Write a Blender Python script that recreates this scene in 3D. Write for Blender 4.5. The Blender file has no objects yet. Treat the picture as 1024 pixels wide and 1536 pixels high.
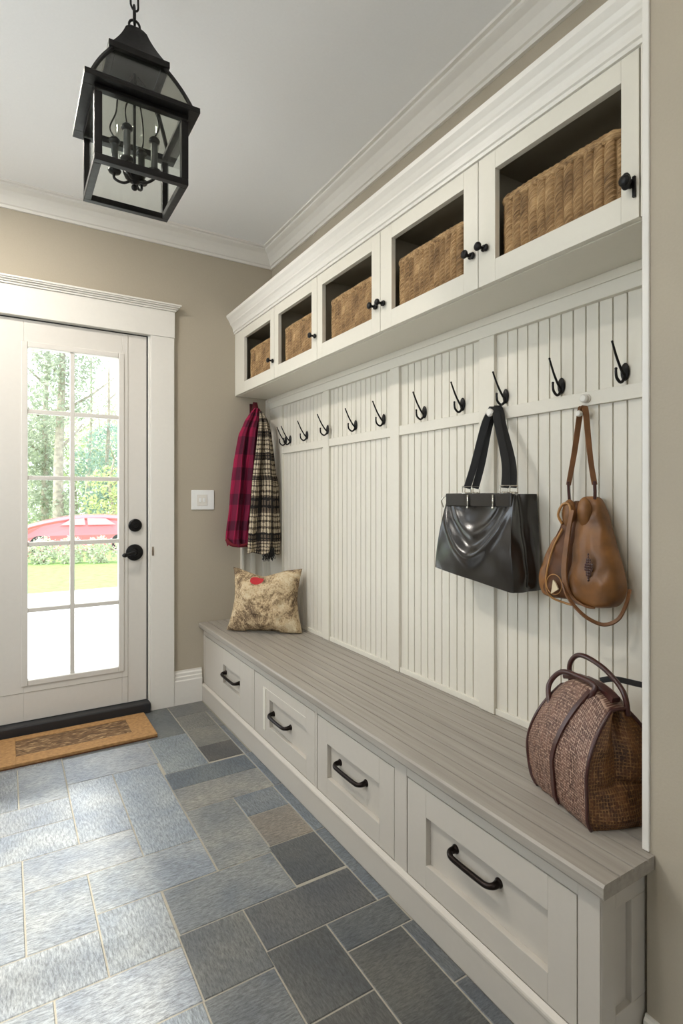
import bpy, bmesh, math, random
from mathutils import Vector, Matrix, noise
random.seed(7)
PI = math.pi; sin = math.sin; cos = math.cos
COL = bpy.context.scene.collection
# ------------------------------------------------------------------ camera frame of the place
F = 826.0; TH = math.atan(502/826); CC = cos(TH); SS = sin(TH); EYE = 1.2
def at(px, d): u = (px-512)/F; return (d*(SS+CC*u), d*(CC-SS*u))
def zat(py, d): return EYE+(746-py)/F*d
# ------------------------------------------------------------------ materials
def lin(r, g, b):
    f = lambda c: ((c/255)/12.92 if c/255 <= .04045 else ((c/255+.055)/1.055)**2.4)
    return (f(r), f(g), f(b), 1)
def newmat(name):
    m = bpy.data.materials.new(name); m.use_nodes = True
    nt = m.node_tree; return m, nt, nt.nodes['Principled BSDF']
def N(nt, t, **kw):
    n = nt.nodes.new(t)
    for k, v in kw.items():
        if k in n.inputs: n.inputs[k].default_value = v
        else: setattr(n, k, v)
    return n
def ramp(nt, fac, stops):
    r = nt.nodes.new('ShaderNodeValToRGB'); e = r.color_ramp.elements
    while len(e) < len(stops): e.new(.5)
    for i, (p, c) in enumerate(stops): e[i].position = p; e[i].color = c
    nt.links.new(fac, r.inputs['Fac']); return r
def coords(nt, scale=(1, 1, 1), kind='Object', rot=(0, 0, 0)):
    tc = N(nt, 'ShaderNodeTexCoord'); mp = N(nt, 'ShaderNodeMapping')
    mp.inputs['Scale'].default_value = scale; mp.inputs['Rotation'].default_value = rot
    nt.links.new(tc.outputs[kind], mp.inputs['Vector']); return mp.outputs['Vector']
def bump(nt, b, h, strength=.3, dist=.01):
    bn = N(nt, 'ShaderNodeBump'); bn.inputs['Strength'].default_value = strength; bn.inputs['Distance'].default_value = dist
    nt.links.new(h, bn.inputs['Height']); nt.links.new(bn.outputs['Normal'], b.inputs['Normal'])
def simple(name, c, rough=.5, metal=0, nscale=0, nstr=.1, var=0, coat=0, spec=.5):
    m, nt, b = newmat(name); b.inputs['Base Color'].default_value = c
    b.inputs['Roughness'].default_value = rough; b.inputs['Metallic'].default_value = metal
    b.inputs['Coat Weight'].default_value = coat; b.inputs['Specular IOR Level'].default_value = spec
    if nscale:
        v = coords(nt); n = N(nt, 'ShaderNodeTexNoise'); n.inputs['Scale'].default_value = nscale; n.inputs['Detail'].default_value = 5
        nt.links.new(v, n.inputs['Vector']); bump(nt, b, n.outputs['Fac'], nstr, .004)
        if var:
            lo = tuple(x*(1-var) for x in c[:3])+(1,); hi = tuple(min(1, x*(1+var)) for x in c[:3])+(1,)
            r = ramp(nt, n.outputs['Fac'], [(.3, lo), (.7, hi)]); nt.links.new(r.outputs['Color'], b.inputs['Base Color'])
    return m
M = {}
M['paint'] = simple('cream_paint', lin(222, 217, 204), .42, 0, 60, .03, .01)
M['trim'] = simple('white_trim_paint', lin(226, 222, 214), .4, 0, 50, .03, .01)
M['door'] = simple('door_paint', lin(216, 211, 203), .38, 0, 50, .03, .01)
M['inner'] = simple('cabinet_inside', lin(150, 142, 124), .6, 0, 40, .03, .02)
M['wall'] = simple('greige_wall_paint', lin(176, 166, 148), .75, 0, 180, .08, .015)
M['benchshade'] = simple('cream_paint_shaded', lin(196, 189, 178), .4, 0, 60, .03, .01)  # cream paint greyed down, dimmer light on the bench put into its colour
M['ceil'] = simple('ceiling_paint', lin(240, 240, 239), .8, 0, 120, .05, .01)
M['black'] = simple('black_iron', (.012, .011, .011, 1), .38, .6, 90, .15, .2)
M['lantern'] = simple('dark_bronze', lin(26, 24, 23), .42, .5, 60, .15, .25)
M['bronze'] = simple('oiled_bronze', (.02, .014, .012, 1), .28, .8)
M['dark'] = simple('dark_rubber', (.02, .02, .022, 1), .5)
M['silver'] = simple('nickel', (.72, .69, .62, 1), .18, 1)
M['white'] = simple('white_plastic', (.85, .85, .83, 1), .35)
M['wick'] = simple('candle_sleeve', lin(52, 52, 50), .5)
M['tyre'] = simple('tyre', (.03, .03, .03, 1), .7)
M['drive'] = simple('pale_concrete', (.75, .74, .72, 1), .9, 0, 3, .2, .05)
M['lawn'] = simple('lawn_grass', (.20, .32, .08, 1), .9, 0, 8, .5, .3)
M['bark'] = simple('tree_bark', (.36, .31, .26, 1), .9, 0, 6, .8, .3)
M['carred'] = simple('car_paint', (.62, .16, .18, 1), .3, 0, coat=.5)
M['carglass'] = simple('car_glass', (.50, .30, .31, 1), .1)
M['blossom'] = simple('pink_blossom', (.75, .35, .38, 1), .8)
def leafmat(name, a, b2):
    m, nt, b = newmat(name); v = coords(nt); n = N(nt, 'ShaderNodeTexNoise'); n.inputs['Scale'].default_value = 1.3; n.inputs['Detail'].default_value = 6
    nt.links.new(v, n.inputs['Vector']); r = ramp(nt, n.outputs['Fac'], [(.35, a), (.65, b2)])
    nt.links.new(r.outputs['Color'], b.inputs['Base Color']); b.inputs['Roughness'].default_value = .7
    t = N(nt, 'ShaderNodeBsdfTranslucent'); nt.links.new(r.outputs['Color'], t.inputs['Color'])
    mx = N(nt, 'ShaderNodeMixShader'); mx.inputs[0].default_value = .4
    nt.links.new(b.outputs[0], mx.inputs[1]); nt.links.new(t.outputs[0], mx.inputs[2])
    nt.links.new(mx.outputs[0], nt.nodes['Material Output'].inputs[0]); return m
M['leaf_a'] = leafmat('pale_leaves', (.40, .45, .32, 1), (.62, .66, .50, 1))
M['leaf_b'] = leafmat('blue_green_leaves', (.24, .34, .28, 1), (.38, .48, .40, 1))
M['leaf_c'] = leafmat('yellow_green_leaves', (.36, .42, .18, 1), (.55, .58, .30, 1))
M['leaf_d'] = leafmat('olive_leaves', (.30, .34, .25, 1), (.48, .50, .40, 1))
def glassmat(name, tint, gloss=.06, rough=.02):
    m, nt, b = newmat(name); nt.nodes.remove(b)
    t = N(nt, 'ShaderNodeBsdfTransparent'); t.inputs['Color'].default_value = tint
    g = N(nt, 'ShaderNodeBsdfGlossy'); g.inputs['Roughness'].default_value = rough
    lw = N(nt, 'ShaderNodeLayerWeight'); lw.inputs['Blend'].default_value = .5
    pw = N(nt, 'ShaderNodeMath', operation='POWER'); pw.inputs[1].default_value = 4; nt.links.new(lw.outputs['Facing'], pw.inputs[0])
    fr = N(nt, 'ShaderNodeMath', operation='MULTIPLY_ADD'); fr.inputs[1].default_value = .45; fr.inputs[2].default_value = gloss; nt.links.new(pw.outputs[0], fr.inputs[0])
    mx = N(nt, 'ShaderNodeMixShader'); nt.links.new(fr.outputs[0], mx.inputs[0])
    nt.links.new(t.outputs[0], mx.inputs[1]); nt.links.new(g.outputs[0], mx.inputs[2])
    nt.links.new(mx.outputs[0], nt.nodes['Material Output'].inputs[0]); return m
M['glass'] = glassmat('window_glass', (.98, .99, .99, 1), .015)
M['smoke'] = glassmat('smoky_glass', (.78, .78, .75, 1), .04, .15)
M['lglass'] = glassmat('lantern_glass', (.97, .985, .97, 1), .02, .05)
# grey wood bench top
def woodmat():
    m, nt, b = newmat('weathered_grey_wood')
    v = coords(nt, (26, 1.1, 26)); n = N(nt, 'ShaderNodeTexNoise'); n.inputs['Scale'].default_value = 2.2; n.inputs['Detail'].default_value = 8; n.inputs['Roughness'].default_value = .6
    nt.links.new(v, n.inputs['Vector'])
    r = ramp(nt, n.outputs['Fac'], [(.25, lin(142, 135, 125)), (.5, lin(157, 150, 140)), (.75, lin(170, 163, 153))])
    nt.links.new(r.outputs['Color'], b.inputs['Base Color']); b.inputs['Roughness'].default_value = .42
    bump(nt, b, n.outputs['Fac'], .15, .002); return m
M['wood'] = woodmat()
def tilemat():
    m, nt, b = newmat('slate_look_tile')
    at_ = N(nt, 'ShaderNodeAttribute'); at_.attribute_name = 'tint'
    at2 = N(nt, 'ShaderNodeAttribute'); at2.attribute_name = 'tuv'
    mp = N(nt, 'ShaderNodeMapping'); mp.inputs['Scale'].default_value = (.8, 3.6, 1); mp.inputs['Rotation'].default_value = (0, 0, .6)
    nt.links.new(at2.outputs['Vector'], mp.inputs['Vector'])
    n = N(nt, 'ShaderNodeTexNoise'); n.inputs['Scale'].default_value = 48; n.inputs['Detail'].default_value = 12; n.inputs['Roughness'].default_value = .85; n.inputs['Distortion'].default_value = .25
    nt.links.new(mp.outputs[0], n.inputs['Vector'])
    n2 = N(nt, 'ShaderNodeTexNoise'); n2.inputs['Scale'].default_value = 6; n2.inputs['Detail'].default_value = 4
    nt.links.new(at2.outputs['Vector'], n2.inputs['Vector'])
    r = ramp(nt, n.outputs['Fac'], [(.41, (.46, .46, .46, 1)), (.5, (.96, .96, .96, 1)), (.59, (1.5, 1.5, 1.48, 1))])
    r2 = ramp(nt, n2.outputs['Fac'], [(.35, (.76, .80, .86, 1)), (.65, (1.18, 1.16, 1.10, 1))])
    x = N(nt, 'ShaderNodeMix', data_type='RGBA', blend_type='MULTIPLY'); x.inputs[0].default_value = 1
    nt.links.new(at_.outputs['Color'], x.inputs[6]); nt.links.new(r.outputs['Color'], x.inputs[7])
    y = N(nt, 'ShaderNodeMix', data_type='RGBA', blend_type='MULTIPLY'); y.inputs[0].default_value = 1
    nt.links.new(x.outputs[2], y.inputs[6]); nt.links.new(r2.outputs['Color'], y.inputs[7])
    nt.links.new(y.outputs[2], b.inputs['Base Color'])
    b.inputs['Roughness'].default_value = .36; b.inputs['Specular IOR Level'].default_value = .9
    bump(nt, b, n.outputs['Fac'], .35, .003); return m
M['tile'] = tilemat()
M['grout'] = simple('grout', lin(166, 160, 146), .9, 0, 200, .2, .08)
def wickermat():
    m, nt, b = newmat('woven_seagrass')
    v = coords(nt, (22, 230, 1), 'UV', (0, 0, .0)); n = N(nt, 'ShaderNodeTexNoise'); n.inputs['Scale'].default_value = 1.6; n.inputs['Detail'].default_value = 5
    nt.links.new(v, n.inputs['Vector'])
    v2 = coords(nt, (12, 12, 1), 'UV'); n2 = N(nt, 'ShaderNodeTexNoise'); n2.inputs['Scale'].default_value = 1.0; n2.inputs['Detail'].default_value = 3
    nt.links.new(v2, n2.inputs['Vector'])
    ad = N(nt, 'ShaderNodeMath', operation='ADD'); nt.links.new(n.outputs['Fac'], ad.inputs[0]); nt.links.new(n2.outputs['Fac'], ad.inputs[1])
    r = ramp(nt, ad.outputs[0], [(.75, lin(82, 58, 32)), (1.0, lin(158, 124, 82)), (1.0, lin(212, 178, 130))])
    r.color_ramp.elements[0].position = .35; r.color_ramp.elements[1].position = .5; r.color_ramp.elements[2].position = .68
    hv = N(nt, 'ShaderNodeMath', operation='MULTIPLY'); hv.inputs[1].default_value = .5
    nt.links.new(ad.outputs[0], hv.inputs[0]); nt.links.new(hv.outputs[0], r.inputs['Fac'])
    nt.links.new(r.outputs['Color'], b.inputs['Base Color']); b.inputs['Roughness'].default_value = .65
    bump(nt, b, n.outputs['Fac'], .5, .003); return m
M['wicker'] = wickermat()
def leather(name, c, rough, nscale=220, var=.2, coat=.2, big=5):
    m, nt, b = newmat(name); v = coords(nt)
    n = N(nt, 'ShaderNodeTexVoronoi'); n.inputs['Scale'].default_value = nscale
    n2 = N(nt, 'ShaderNodeTexNoise'); n2.inputs['Scale'].default_value = big*4; n2.inputs['Detail'].default_value = 6
    nt.links.new(v, n.inputs['Vector']); nt.links.new(v, n2.inputs['Vector'])
    lo = tuple(x*(1-var) for x in c[:3])+(1,); hi = tuple(min(1, x*(1+var)) for x in c[:3])+(1,)
    r = ramp(nt, n2.outputs['Fac'], [(.3, lo), (.7, hi)]); nt.links.new(r.outputs['Color'], b.inputs['Base Color'])
    b.inputs['Roughness'].default_value = rough; b.inputs['Coat Weight'].default_value = coat; b.inputs['Coat Roughness'].default_value = .25
    bump(nt, b, n.outputs['Distance'], .12, .001); return m
M['blackleather'] = leather('black_leather', (.014, .012, .011, 1), .24, coat=.5)
M['blackmatte'] = leather('black_webbing', (.012, .012, .013, 1), .6, coat=0)
M['tan'] = leather('tan_leather', lin(128, 84, 40), .5, 160, .5, .08, 3)
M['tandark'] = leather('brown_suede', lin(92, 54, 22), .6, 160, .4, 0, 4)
M['strap'] = leather('strap_leather', lin(122, 82, 50), .5, 200, .25, .1)
M['piping'] = leather('pale_piping', lin(170, 122, 66), .5)
M['maroon'] = leather('maroon_leather', lin(64, 30, 26), .32, 200, .2, .3)
M['cord'] = simple('cream_cord', lin(214, 196, 164), .8)
def weave(name, base, lines, sc, dark, kind='UV', thick=.16, rough=.85):
    # irregular crossed threads over a mottled cloth
    m, nt, b = newmat(name); v = coords(nt, (sc, sc, sc), kind)
    n = N(nt, 'ShaderNodeTexNoise'); n.inputs['Scale'].default_value = .18; n.inputs['Detail'].default_value = 4; nt.links.new(v, n.inputs['Vector'])
    w = []
    for ax in ('X', 'Y'):
        t = N(nt, 'ShaderNodeTexWave'); t.bands_direction = ax; t.inputs['Scale'].default_value = .32; t.inputs['Distortion'].default_value = 1.1; t.inputs['Detail'].default_value = 3; t.inputs['Detail Scale'].default_value = 2.2
        nt.links.new(v, t.inputs['Vector']); w.append(t)
    mx = N(nt, 'ShaderNodeMath', operation='MAXIMUM'); nt.links.new(w[0].outputs['Fac'], mx.inputs[0]); nt.links.new(w[1].outputs['Fac'], mx.inputs[1])
    br = N(nt, 'ShaderNodeMath', operation='MULTIPLY'); n3 = N(nt, 'ShaderNodeTexNoise'); n3.inputs['Scale'].default_value = .9; n3.inputs['Detail'].default_value = 3; nt.links.new(v, n3.inputs['Vector'])
    nt.links.new(mx.outputs[0], br.inputs[0]); nt.links.new(n3.outputs['Fac'], br.inputs[1])
    rr = ramp(nt, br.outputs[0], [(.40-thick*.3, (0, 0, 0, 1)), (.60, (1, 1, 1, 1))])
    c1 = ramp(nt, n.outputs['Fac'], [(.35, dark), (.65, base)])
    x = N(nt, 'ShaderNodeMix', data_type='RGBA'); nt.links.new(rr.outputs['Color'], x.inputs[0]); nt.links.new(c1.outputs['Color'], x.inputs[6]); x.inputs[7].default_value = lines
    nt.links.new(x.outputs[2], b.inputs['Base Color']); b.inputs['Roughness'].default_value = rough
    bump(nt, b, mx.outputs[0], .4, .002); return m
M['tweed_bag'] = weave('brown_check_tweed', lin(112, 78, 64), lin(186, 156, 136), 135, lin(76, 48, 38), rough=.48)
M['bag_end'] = weave('rust_brown_cloth', lin(108, 68, 36), lin(140, 102, 60), 110, lin(58, 32, 16), rough=.5)
def plaidmat():
    m, nt, b = newmat('red_plaid_wool'); tc = coords(nt, (1, 1, 1), 'UV'); sp = N(nt, 'ShaderNodeSeparateXYZ'); nt.links.new(tc, sp.inputs[0])
    outs = []
    for i, fq in ((0, 15), (1, 8.5)):
        mu = N(nt, 'ShaderNodeMath', operation='MULTIPLY'); mu.inputs[1].default_value = fq; nt.links.new(sp.outputs[i], mu.inputs[0])
        fr = N(nt, 'ShaderNodeMath', operation='FRACT'); nt.links.new(mu.outputs[0], fr.inputs[0])
        gt = N(nt, 'ShaderNodeMath', operation='GREATER_THAN'); gt.inputs[1].default_value = .52; nt.links.new(fr.outputs[0], gt.inputs[0]); outs.append(gt)
    ad = N(nt, 'ShaderNodeMath', operation='ADD'); nt.links.new(outs[0].outputs[0], ad.inputs[0]); nt.links.new(outs[1].outputs[0], ad.inputs[1])
    hf = N(nt, 'ShaderNodeMath', operation='MULTIPLY'); hf.inputs[1].default_value = .5; nt.links.new(ad.outputs[0], hf.inputs[0])
    r = ramp(nt, hf.outputs[0], [(0, lin(150, 16, 62)), (.5, lin(112, 10, 50)), (1, lin(76, 8, 38))])
    nt.links.new(r.outputs['Color'], b.inputs['Base Color']); b.inputs['Roughness'].default_value = .9
    n = N(nt, 'ShaderNodeTexNoise'); n.inputs['Scale'].default_value = 500; nt.links.new(tc, n.inputs['Vector']); bump(nt, b, n.outputs['Fac'], .3, .002); return m
M['plaid'] = plaidmat()
def bwplaid():
    m, nt, b = newmat('black_cream_tweed'); tc = coords(nt, (1, 1, 1), 'UV'); sp = N(nt, 'ShaderNodeSeparateXYZ'); nt.links.new(tc, sp.inputs[0])
    def band(i, fq, th, off=0):
        nz = N(nt, 'ShaderNodeTexNoise'); nz.inputs['Scale'].default_value = 90; nt.links.new(tc, nz.inputs['Vector'])
        ms = N(nt, 'ShaderNodeMath', operation='MULTIPLY_ADD'); ms.inputs[1].default_value = .010; nt.links.new(nz.outputs['Fac'], ms.inputs[0]); nt.links.new(sp.outputs[i], ms.inputs[2])
        mu = N(nt, 'ShaderNodeMath', operation='MULTIPLY_ADD'); mu.inputs[1].default_value = fq; mu.inputs[2].default_value = off; nt.links.new(ms.outputs[0], mu.inputs[0])
        fr = N(nt, 'ShaderNodeMath', operation='FRACT'); nt.links.new(mu.outputs[0], fr.inputs[0])
        gt = N(nt, 'ShaderNodeMath', operation='LESS_THAN'); gt.inputs[1].default_value = th; nt.links.new(fr.outputs[0], gt.inputs[0]); return gt
    A = [band(1, 8.2, .36), band(0, 9, .34, .3), band(0, 62, .40), band(1, 52, .38)]
    cur = None
    for g, wgt in zip(A, (.45, .42, .40, .40)):
        mu = N(nt, 'ShaderNodeMath', operation='MULTIPLY'); mu.inputs[1].default_value = wgt; nt.links.new(g.outputs[0], mu.inputs[0])
        if cur is None: cur = mu
        else:
            ad = N(nt, 'ShaderNodeMath', operation='ADD'); nt.links.new(cur.outputs[0], ad.inputs[0]); nt.links.new(mu.outputs[0], ad.inputs[1]); cur = ad
    r = ramp(nt, cur.outputs[0], [(0, lin(196, 182, 156)), (.42, lin(108, 94, 78)), (.65, lin(40, 34, 32)), (1, lin(20, 18, 18))])
    nt.links.new(r.outputs['Color'], b.inputs['Base Color']); b.inputs['Roughness'].default_value = .95
    n = N(nt, 'ShaderNodeTexNoise'); n.inputs['Scale'].default_value = 300; nt.links.new(tc, n.inputs['Vector']); bump(nt, b, n.outputs['Fac'], .6, .003); return m
M['bw'] = bwplaid()
def pillowmat():
    m, nt, b = newmat('mottled_boucle'); v = coords(nt)
    a = N(nt, 'ShaderNodeTexNoise'); a.inputs['Scale'].default_value = 9; a.inputs['Detail'].default_value = 8; a.inputs['Roughness'].default_value = .68; a.inputs['Distortion'].default_value = .8
    c = N(nt, 'ShaderNodeTexNoise'); c.inputs['Scale'].default_value = 120; c.inputs['Detail'].default_value = 4
    for t in (a, c): nt.links.new(v, t.inputs['Vector'])
    ms = N(nt, 'ShaderNodeMath', operation='MULTIPLY_ADD'); ms.inputs[1].default_value = .35; nt.links.new(c.outputs['Fac'], ms.inputs[0]); nt.links.new(a.outputs['Fac'], ms.inputs[2])
    r = ramp(nt, ms.outputs[0], [(.52, lin(84, 66, 50)), (.62, lin(142, 120, 92)), (.70, lin(196, 172, 136)), (.82, lin(214, 198, 166))])
    # red dot near the upper edge
    sub = N(nt, 'ShaderNodeVectorMath', operation='DISTANCE'); sub.inputs[1].default_value = (-.040, -.02, .312); nt.links.new(v, sub.inputs[0])
    lt = N(nt, 'ShaderNodeMath', operation='LESS_THAN'); lt.inputs[1].default_value = .050; nt.links.new(sub.outputs['Value'], lt.inputs[0])
    x = N(nt, 'ShaderNodeMix', data_type='RGBA'); nt.links.new(lt.outputs[0], x.inputs[0]); nt.links.new(r.outputs['Color'], x.inputs[6]); x.inputs[7].default_value = lin(186, 46, 52)
    nt.links.new(x.outputs[2], b.inputs['Base Color']); b.inputs['Roughness'].default_value = .9; bump(nt, b, ms.outputs[0], .9, .008); return m
M['pillow'] = pillowmat()
M['coir'] = simple('tan_coir', lin(164, 124, 78), .9, 0, 60, .6, .22)
def matin():
    m, nt, b = newmat('brown_leaf_weave'); v = coords(nt, (7, 26, 1), 'Object', (0, 0, .45))
    a = N(nt, 'ShaderNodeTexNoise'); a.inputs['Scale'].default_value = 3; a.inputs['Detail'].default_value = 5; a.inputs['Distortion'].default_value = 1.2; nt.links.new(v, a.inputs['Vector'])
    r = ramp(nt, a.outputs['Fac'], [(.38, lin(84, 60, 36)), (.55, lin(122, 92, 60)), (.66, lin(176, 146, 106))])
    nt.links.new(r.outputs['Color'], b.inputs['Base Color']); b.inputs['Roughness'].default_value = .9; bump(nt, b, a.outputs['Fac'], .8, .006); return m
M['matin'] = matin()
M['matedge'] = simple('mat_backing', lin(96, 56, 28), .8)

# ------------------------------------------------------------------ mesh helpers
ORG = {}
class MB:
    def __init__(s): s.v = []; s.f = []; s.uv = {}
    def add(s, vs, fs):
        o = len(s.v); s.v += [tuple(p) for p in vs]; s.f += [tuple(i+o for i in f) for f in fs]; return s
    def box(s, x0, x1, y0, y1, z0, z1):
        if x0 > x1: x0, x1 = x1, x0
        if y0 > y1: y0, y1 = y1, y0
        if z0 > z1: z0, z1 = z1, z0
        return s.add([(x0, y0, z0), (x1, y0, z0), (x1, y1, z0), (x0, y1, z0), (x0, y0, z1), (x1, y0, z1), (x1, y1, z1), (x0, y1, z1)],
                     [(0, 3, 2, 1), (4, 5, 6, 7), (0, 1, 5, 4), (1, 2, 6, 5), (2, 3, 7, 6), (3, 0, 4, 7)])
    def loft(s, loops, closed=True, caps=True, ring=False):
        n = len(loops[0]); vs = [p for l in loops for p in l]; fs = []; m = len(loops)
        for i in range(m if ring else m-1):
            j2 = (i+1) % m
            for j in range(n if closed else n-1):
                k = (j+1) % n; fs.append((i*n+j, i*n+k, j2*n+k, j2*n+j))
        if caps and not ring: fs.append(tuple(range(n))[::-1]); fs.append(tuple((m-1)*n+j for j in range(n)))
        return s.add(vs, fs)
    def tube(s, path, r, n=10, ring=False):
        P = [Vector(p) for p in path]; R = r if isinstance(r, (list, tuple)) else [r]*len(P); loops = []; up = None
        for i, p in enumerate(P):
            if ring: t = P[(i+1) % len(P)]-P[i-1]
            else: t = P[min(i+1, len(P)-1)]-P[max(i-1, 0)]
            t.normalize()
            if up is None: up = t.orthogonal().normalized()
            up = (up-t*up.dot(t)); up = up.normalized() if up.length > 1e-6 else t.orthogonal().normalized()
            w = t.cross(up); loops.append([p+(up*cos(2*PI*k/n)+w*sin(2*PI*k/n))*R[i] for k in range(n)])
        return s.loft(loops, ring=ring)
    def ribbon(s, path, w, th, wd):
        P = [Vector(p) for p in path]; loops = []
        for i, p in enumerate(P):
            t = (P[min(i+1, len(P)-1)]-P[max(i-1, 0)]).normalized(); d = Vector(wd(i/(len(P)-1)) if callable(wd) else wd)
            d = (d-t*d.dot(t)).normalized(); nn = t.cross(d); ww = (w(i/(len(P)-1)) if callable(w) else w)/2; h = th/2
            loops.append([p+d*ww*.92+nn*h, p-d*ww*.92+nn*h, p-d*ww, p-d*ww*.92-nn*h, p+d*ww*.92-nn*h, p+d*ww])
        return s.loft(loops)
    def lathe(s, prof, c=(0, 0, 0), axis='z', n=20):
        loops = []
        for r, h in prof:
            l = []
            for k in range(n):
                a = 2*PI*k/n; x, y = max(r, 1e-5)*cos(a), max(r, 1e-5)*sin(a)
                l.append({'z': (c[0]+x, c[1]+y, c[2]+h), 'x': (c[0]+h, c[1]+x, c[2]+y), 'y': (c[0]+y, c[1]+h, c[2]+x)}[axis])
            loops.append(l)
        return s.loft(loops)
    def ball(s, c, r, sx=1, sy=1, sz=1, n=14):
        loops = []
        for i in range(n//2+1):
            a = PI*i/(n//2); rr = max(sin(a), 1e-4)*r
            loops.append([(c[0]+rr*cos(2*PI*k/n)*sx, c[1]+rr*sin(2*PI*k/n)*sy, c[2]-cos(a)*r*sz) for k in range(n)])
        return s.loft(loops)
    def prism_y(s, pr, y0, y1, m0=None, m1=None):  # profile (x,z) run along Y; m0/m1 shift ends per point (mitre)
        A = [(x, y0+(m0(x, z) if m0 else 0), z) for x, z in pr]; B = [(x, y1+(m1(x, z) if m1 else 0), z) for x, z in pr]
        return s.loft([A, B])
    def build(s, name, mat, parent=None, smooth=False, bevel=0, sub=0, uv=None, auto=None):
        me = bpy.data.meshes.new(name); o = bpy.data.objects.new(name, me)
        og = ORG.get(parent.name, Vector((0, 0, 0))) if parent else Vector((0, 0, 0))
        me.from_pydata([tuple(Vector(p)-og) for p in s.v], [], s.f); me.materials.append(mat)
        if parent: o.parent = parent; ORG[o.name] = og
        COL.objects.link(o)
        bm = bmesh.new(); bm.from_mesh(me); bmesh.ops.recalc_face_normals(bm, faces=bm.faces); bm.to_mesh(me); bm.free()
        if smooth:
            for p in me.polygons: p.use_smooth = True
            if auto:
                md = o.modifiers.new('es', 'EDGE_SPLIT'); md.split_angle = math.radians(auto)
        if bevel:
            b = o.modifiers.new('bevel', 'BEVEL'); b.width = bevel; b.segments = 2; b.limit_method = 'ANGLE'; b.angle_limit = math.radians(40)
        if sub:
            b = o.modifiers.new('sub', 'SUBSURF'); b.levels = sub; b.render_levels = sub
        return o
def cr(pts, n=8):
    P = [Vector(p) for p in pts]; out = []
    for i in range(len(P)-1):
        p0 = P[max(i-1, 0)]; p1 = P[i]; p2 = P[i+1]; p3 = P[min(i+2, len(P)-1)]
        for k in range(n):
            t = k/n; out.append(.5*((2*p1)+(p2-p0)*t+(2*p0-5*p1+4*p2-p3)*t*t+(3*p1-p0-3*p2+p3)*t**3))
    out.append(P[-1]); return out
def tag(o, label=None, cat=None, group=None, kind=None):
    for k, v in (('label', label), ('category', cat), ('group', group), ('kind', kind)):
        if v: o[k] = v
    return o
def thing(name, loc, label, cat, group=None, kind=None):
    o = bpy.data.objects.new(name, None); COL.objects.link(o); o.location = loc; o.empty_display_size = .05
    ORG[o.name] = Vector(loc); return tag(o, label, cat, group, kind)
def copy_tree(o, parent=None):
    c = o.copy(); COL.objects.link(c); c.parent = parent
    for ch in list(o.children): copy_tree(ch, c)
    return c
def struct(name, mb, mat, **k): return tag(mb.build(name, mat, **k), kind='structure')
def grid(fn, nu, nv):  # fn(u,v) -> (point, uv); mesh with uv layer
    vs = []; uvs = []; fs = []
    for i in range(nu+1):
        for j in range(nv+1):
            p, q = fn(i/nu, j/nv); vs.append(p); uvs.append(q)
    for i in range(nu):
        for j in range(nv):
            a = i*(nv+1)+j; fs.append((a, a+nv+1, a+nv+2, a+1))
    return vs, uvs, fs
def build_uv(name, vs, uvs, fs, mat, parent=None, smooth=True, solid=0, sub=0, recalc=True):
    me = bpy.data.meshes.new(name); o = bpy.data.objects.new(name, me)
    og = ORG.get(parent.name, Vector((0, 0, 0))) if parent else Vector((0, 0, 0))
    me.from_pydata([tuple(Vector(p)-og) for p in vs], [], fs); me.materials.append(mat)
    ul = me.uv_layers.new(name='uv')
    for lp in me.loops: ul.data[lp.index].uv = uvs[lp.vertex_index]
    if parent: o.parent = parent; ORG[o.name] = og
    COL.objects.link(o)
    if recalc:
        bm = bmesh.new(); bm.from_mesh(me); bmesh.ops.recalc_face_normals(bm, faces=bm.faces); bm.to_mesh(me); bm.free()
    if smooth:
        for p in me.polygons: p.use_smooth = True
    if solid:
        b = o.modifiers.new('solid', 'SOLIDIFY'); b.thickness = solid; b.offset = 0
    if sub:
        b = o.modifiers.new('sub', 'SUBSURF'); b.levels = sub; b.render_levels = sub
    return o

# ------------------------------------------------------------------ room shell
WX = 1.44      # long wall
BY = 3.22      # end wall
CZ = 2.74
LX = -1.45; NY = -1.9
SX = 1.145; SY = .655   # stub wall beside the bench
GZ0, GZ1 = .268, 1.965  # door glass
DX0, DX1 = -.09, .674
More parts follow.
